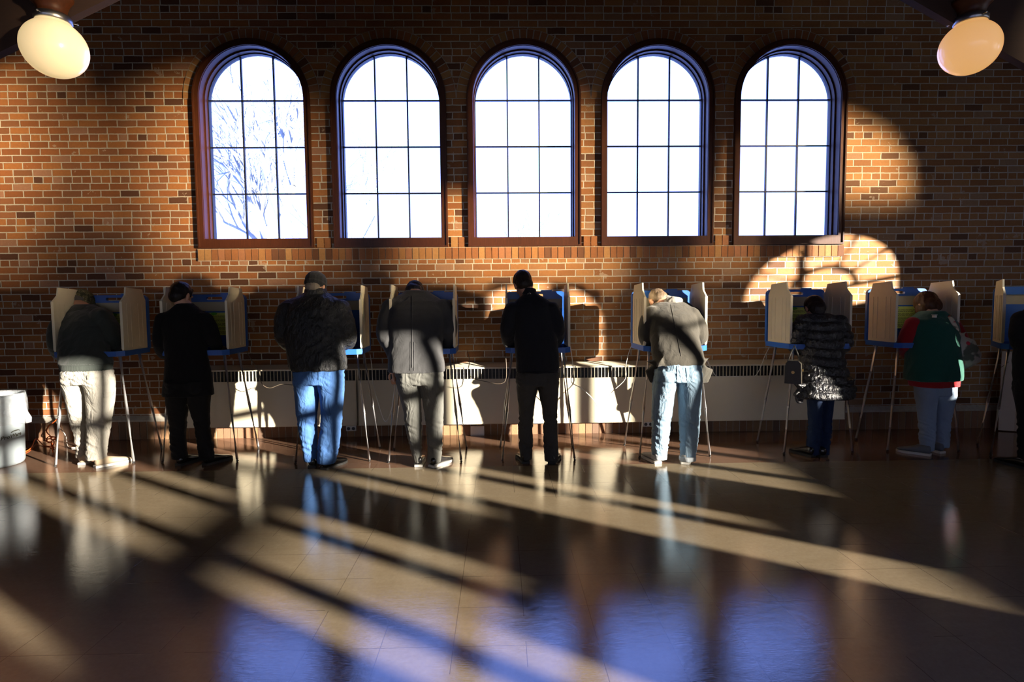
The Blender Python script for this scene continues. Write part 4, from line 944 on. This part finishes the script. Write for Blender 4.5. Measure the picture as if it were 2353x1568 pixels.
# 7 ---- quilted puffer coat
F = Fig(1700, 5.05)
def quilt(p, n):
    side = p.x*.18
    q = abs(math.sin(PI*(p.z+side*.3+.02*nz(p, (4, 4, 4), 2))/.078)); return n*(.016*q**.6-.010+.005*ridged(p, (30, 30, 16), 7)*q)
r, b, hc, Mx, rg, j = person(F, 'person in dark quilted puffer coat flaring at the hem, over navy jeans',
 [(952, 402, 770), (900, 405, 790), (850, 412, 778), (790, 424, 748), (720, 430, 722), (650, 430, 712), (570, 432, 708), (500, 428, 706), (440, 424, 700), (405, 432, 680), (378, 450, 640), (358, 470, 600)], .22,
 {'l': [(435, 430, .19, .070), (405, 500, .17, .066), (385, 560, .18, .060), (392, 612, .32, .054), (425, 612, .42, .046)],
  'r': [(690, 430, .19, .070), (722, 500, .17, .066), (738, 555, .18, .060), (730, 590, .32, .050), (700, 592, .42, .042)]},
 [[(930, 476, 570), (1000, 480, 566), (1080, 480, 564), (1160, 476, 560), (1240, 472, 556), (1340, 462, 550)],
  [(930, 560, 640), (1000, 566, 636), (1080, 568, 630), (1160, 568, 628), (1240, 566, 622), (1340, 560, 612)]],
 [(860, 470, 640), (940, 474, 640)], (516, 328, .30, 40, 6, 0),
 dict(top=puffer, bottom=navy, shoe=bshoe), quilt, shoes=[(512, 1362, -22, .25), (585, 1364, 0, .25)], seed=7, jname='puffer_coat', head_s=.95, vox=.0085,
 extra_jacket=lambda bm, F: (tube(bm, [F.pt(425, 850, 0), F.pt(412, 930, .0), F.pt(414, 985, .0)], [(.035, .07), (.028, .06), (.008, .02)], 14), tube(bm, [F.pt(730, 830, -.02), F.pt(742, 900, -.03), F.pt(720, 965, -.02)], [(.08, .08), (.07, .07), (.02, .03)], 14), tube(bm, [F.pt(700, 900, -.04), F.pt(800, 912, .0)], [.05, .015], 14)))
hair(r, b, hc, Mx, hairmat('dark_hair_g', (.014, .009, .009)), [((0, -.012, .036), (.086, .100, .090)), ((0, -.05, -.025), (.080, .062, .078)), ((0, -.04, -.08), (.06, .045, .05))])
hp = F.pt(372, 770, .02)
bm = bmesh.new(); w_, d_, h_ = .042, .07, .105
prism(bm, [(-d_, -h_), (d_, -h_), (d_*.9, h_*.75), (d_*.6, h_), (-d_*.6, h_), (-d_*.9, h_*.75)], -w_*.75, w_*.75, 'x')
hb = obj('handbag', bm, shoe_leather('olive_leather', (.022, .018, .012), .4), None, bevel=.012); hb.location = hp; hb.rotation_euler.z = .95
tag(hb, 'small dark olive handbag with brass clasp hanging at the left of the puffer coat', 'bag')
bm = bmesh.new(); tube(bm, [(0, -.05, .09), (0, -.03, .17), (.02, .0, .24), (.03, .03, .17), (0, .05, .09)], .006, 8); obj('strap', bm, shoe_leather('dark_strap', (.02, .018, .015), .4), hb, smooth=True)
bm = bmesh.new(); tube(bm, [(0, -.078, .02), (0, -.072, .02)], .014, 20); tube(bm, [(-.036, 0, .0), (-.030, 0, .0)], .014, 20); obj('clasp', bm, M['gold'], hb)

# 8 ---- green vest, red sweater, pale jeans
F = Fig(1700, 5.10)
r, b, hc, Mx, rg, j = person(F, 'person with brown bob in green vest over red sweater and pale jeans',
 [(868, 1190, 1502), (820, 1182, 1504), (740, 1180, 1502), (660, 1184, 1498), (580, 1188, 1492), (500, 1188, 1486), (440, 1186, 1478), (405, 1198, 1462), (382, 1225, 1430), (362, 1260, 1400), (350, 1285, 1380)], .20,
 {'l': [(1200, 440, .16, .070), (1165, 510, .15, .070), (1145, 580, .16, .066), (1148, 630, .30, .056), (1160, 640, .42, .046)],
  'r': [(1465, 440, .16, .072), (1510, 520, .17, .074), (1560, 620, .18, .070), (1570, 665, .26, .058), (1530, 680, .36, .046)]},
 [[(920, 1232, 1356), (980, 1236, 1352), (1050, 1240, 1350), (1130, 1246, 1346), (1210, 1252, 1344), (1312, 1258, 1338)],
  [(920, 1350, 1480), (980, 1354, 1474), (1050, 1356, 1464), (1130, 1360, 1452), (1210, 1366, 1444), (1290, 1372, 1438)]],
 [(835, 1222, 1490), (880, 1222, 1486), (930, 1230, 1482)], (1290, 305, .32, 34, -8, 4),
 dict(top=redk, bottom=pale2, shoe=greyshoe, sole=whitesole), cloth_fn(.004, seed=8), shoes=[(1325, 1352, -42, .27), (1408, 1336, -14, .25)], seed=8, jname='sweater', depth=1.05)
bm = bmesh.new(); vr = []
for zy, xl, xr in [(826, 1166, 1510), (790, 1164, 1514), (740, 1168, 1512), (660, 1174, 1508), (580, 1178, 1500), (500, 1180, 1492), (440, 1176, 1482), (408, 1186, 1466), (384, 1215, 1440), (362, 1250, 1408), (347, 1280, 1385)]:
    s = (868-zy)/(868-350); dy = .02+.20*s**1.25; a = F.pt(xl, zy, dy); q = F.pt(xr, zy, dy); rx = (q.x-a.x)/2; vr.append(((a.x+q.x)/2, a.y, a.z, rx+.004, body_depth(rx)*1.05+.022))
loft(bm, vr, 40, 2.4); addpart('vest', bm, green, r, b, .0085, cloth_fn(.006, (5, 5, 2.5), 11), 5)
hair(r, b, hc, Mx, hairmat('auburn_hair', (.075, .030, .015)), [((0, -.012, .036), (.098, .108, .095)), ((0, -.05, -.03), (.102, .075, .085)), ((-.055, .01, -.05), (.045, .07, .07)), ((.055, .01, -.05), (.045, .07, .07))], lambda p, n: n*(.008*nz(p, (22, 22, 7), 3)+.005*nz(p, (60, 60, 16), 5)))
bm = bmesh.new(); a = F.pt(1355, 382, .02); box(bm, a.x-.008, a.x+.006, a.y-.01, a.y+.03, a.z-.014, a.z+.006); box(bm, a.x-.015, a.x+.012, a.y-.01, a.y+.03, a.z+.008, a.z+.014); addpart('embroidered_emblem', bm, M['white_plastic'], r, b, smooth=False)
# shoulder bag
t = NT('floral_canvas'); c = t.coord(); vor = t.n('ShaderNodeTexVoronoi', i_Scale=13.0); t.put(vor.inputs['Vector'], c)
f1 = t.ramp(vor.outputs['Distance'], [(0, (1, 1, 1)), (.30, (1, 1, 1)), (.36, (0, 0, 0))]); base_c = t.ramp(t.noise(c, 8, 2), [(0, (.10, .12, .08)), (.44, (.12, .13, .09)), (.50, (.55, .50, .38))])
fl_c = t.ramp(t.noise(c, 6, 1), [(0, (.55, .02, .04)), (.42, (.5, .03, .05)), (.5, (.62, .56, .42))])
floral = t.pbr(t.mix(f1, base_c, fl_c), .8)
bm = bmesh.new(); tube(bm, [F.pt(1528, 500, .04), F.pt(1545, 560, .03), F.pt(1562, 640, .02), F.pt(1572, 710, .02), F.pt(1580, 728, .02)], [(.030, .06), (.060, .10), (.085, .12), (.085, .12), (.05, .09)], 24)
bb = F.pt(1572, 728, .02); mb_ = remesh(bm, .008, 3); displace(mb_, cloth_fn(.008, (8, 8, 6), 3)); mb_.transform(Matrix.Translation(-bb)); sbg = link('shoulder_bag', mb_, floral); sbg.location = bb; tag(sbg, 'floral canvas bag hanging from the shoulder of the green-vested person', 'bag')
bm = bmesh.new(); P = curve_pts([F.pt(1448, 372, .14), F.pt(1462, 395, .05), F.pt(1485, 440, .015), F.pt(1508, 480, .02), F.pt(1530, 530, .03)], 5); tube(bm, P, [(.020, .006)]*len(P), 10); me = tomesh(bm, 's', True); me.transform(Matrix.Translation(-bb)); link('strap', me, floral, sbg)

# 9 ---- only the edge of a person in black at the right border
F = Fig(1700, 4.52)
r, b, hc, Mx, rg, j = person(F, 'person in black cut off by the right edge of the photo',
 [(900, 1925, 2260), (800, 1918, 2262), (700, 1915, 2262), (600, 1925, 2255), (500, 1930, 2250), (430, 1930, 2250), (370, 1950, 2230), (335, 1990, 2190), (310, 2040, 2150)], .15,
 {'l': [(1965, 410, .12, .080), (1940, 470, .10, .074), (1935, 540, .10, .068), (1955, 590, .22, .058), (2000, 600, .34, .048)],
  'r': [(2215, 410, .12, .080), (2245, 490, .10, .072), (2250, 560, .10, .064), (2230, 610, .24, .054), (2190, 620, .36, .046)]},
 [[(880, 1930, 2095), (960, 1935, 2090), (1060, 1940, 2080), (1160, 1940, 2070), (1260, 1940, 2060), (1375, 1940, 2055)],
  [(880, 2090, 2255), (960, 2095, 2250), (1060, 2100, 2240), (1160, 2105, 2235), (1260, 2110, 2225), (1375, 2115, 2220)]],
 [(830, 1930, 2255), (890, 1930, 2256)], (2095, 250, .22, 28, 0, 0),
 dict(top=blackcloth, bottom=blackcloth, shoe=bshoe), cloth_fn(.006, seed=9), shoes=[(2005, 1450, -5, .29), (2160, 1450, 10, .29)], seed=9)
hair(r, b, hc, Mx, hairmat('dark_hair_i', (.02, .015, .012)), SHORT)

# ------------------------------------------------------------------ camera, light, sky
cam = bpy.data.cameras.new('camera'); cam.sensor_width = 36; cam.lens = FPX/2353*36; cam.clip_end = 300; cam.clip_start = .05
co = bpy.data.objects.new('camera', cam); COL.objects.link(co)
Rm = Matrix((RT, UP, -_fw)).transposed(); co.matrix_world = Matrix.Translation((0, 0, EYE)) @ Rm.to_4x4(); scene.camera = co
def sun(name, dirv, e, ang, col):
    l = bpy.data.lights.new(name, 'SUN'); l.energy = e; l.angle = R(ang); l.color = col; o = bpy.data.objects.new(name, l); COL.objects.link(o)
    o.rotation_euler = Vector(dirv).to_track_quat('-Z', 'Y').to_euler(); o.location = (14, -3, 4); return o
TE = .15; hlen = math.sqrt(1+1/2.25)
sun('low_sun', (-1, 1/1.5, -TE*hlen), 36, .5, (1.0, .90, .75))
sun('sun_glitter_off_the_lake', (-1, 1/1.5, .05*hlen), 15, 3.0, (1.0, .74, .42))
sun('added_lower_wall_glow', (-1, 1/1.5, .028*hlen), 10, 3.6, (1.0, .78, .50))  # extra sun lamp added to brighten the lower half of the brick wall
w = bpy.data.worlds.new('sky'); scene.world = w; w.use_nodes = True; nt = w.node_tree; bg = nt.nodes['Background']
tc = nt.nodes.new('ShaderNodeTexCoord'); sp = nt.nodes.new('ShaderNodeSeparateXYZ'); nt.links.new(tc.outputs['Generated'], sp.inputs[0])
cr = nt.nodes.new('ShaderNodeValToRGB'); nt.links.new(sp.outputs[2], cr.inputs[0]); e = cr.color_ramp.elements
e[0].position = 0.0; e[0].color = (.31, .47, 1.4, 1); e[1].position = .5; e[1].color = (.30, .46, 1.4, 1)
# bright warm haze round the low sun, behind the viewer to the right
dt = nt.nodes.new('ShaderNodeVectorMath'); dt.operation = 'DOT_PRODUCT'; nt.links.new(tc.outputs['Generated'], dt.inputs[0]); dt.inputs[1].default_value = (.62, -.78, .08)
hz = nt.nodes.new('ShaderNodeMapRange'); nt.links.new(dt.outputs['Value'], hz.inputs[0]); hz.inputs[1].default_value = .05; hz.inputs[2].default_value = .95
mx = nt.nodes.new('ShaderNodeMix'); mx.data_type = 'RGBA'; nt.links.new(hz.outputs[0], mx.inputs[0]); nt.links.new(cr.outputs[0], mx.inputs[6]); mx.inputs[7].default_value = (.85, .86, .92, 1)
nt.links.new(mx.outputs[2], bg.inputs[0]); bg.inputs[1].default_value = 4.6
scene.view_settings.view_transform = 'Standard'; scene.view_settings.look = 'None'; scene.view_settings.exposure = 0.0; scene.view_settings.gamma = 1.0; scene.view_settings.use_curve_mapping = False
scene.cycles.caustics_reflective = False; scene.cycles.caustics_refractive = False; scene.cycles.sample_clamp_indirect = 4; scene.cycles.max_bounces = 6; scene.cycles.use_adaptive_sampling = True; scene.cycles.adaptive_threshold = .025; scene.cycles.transparent_max_bounces = 12
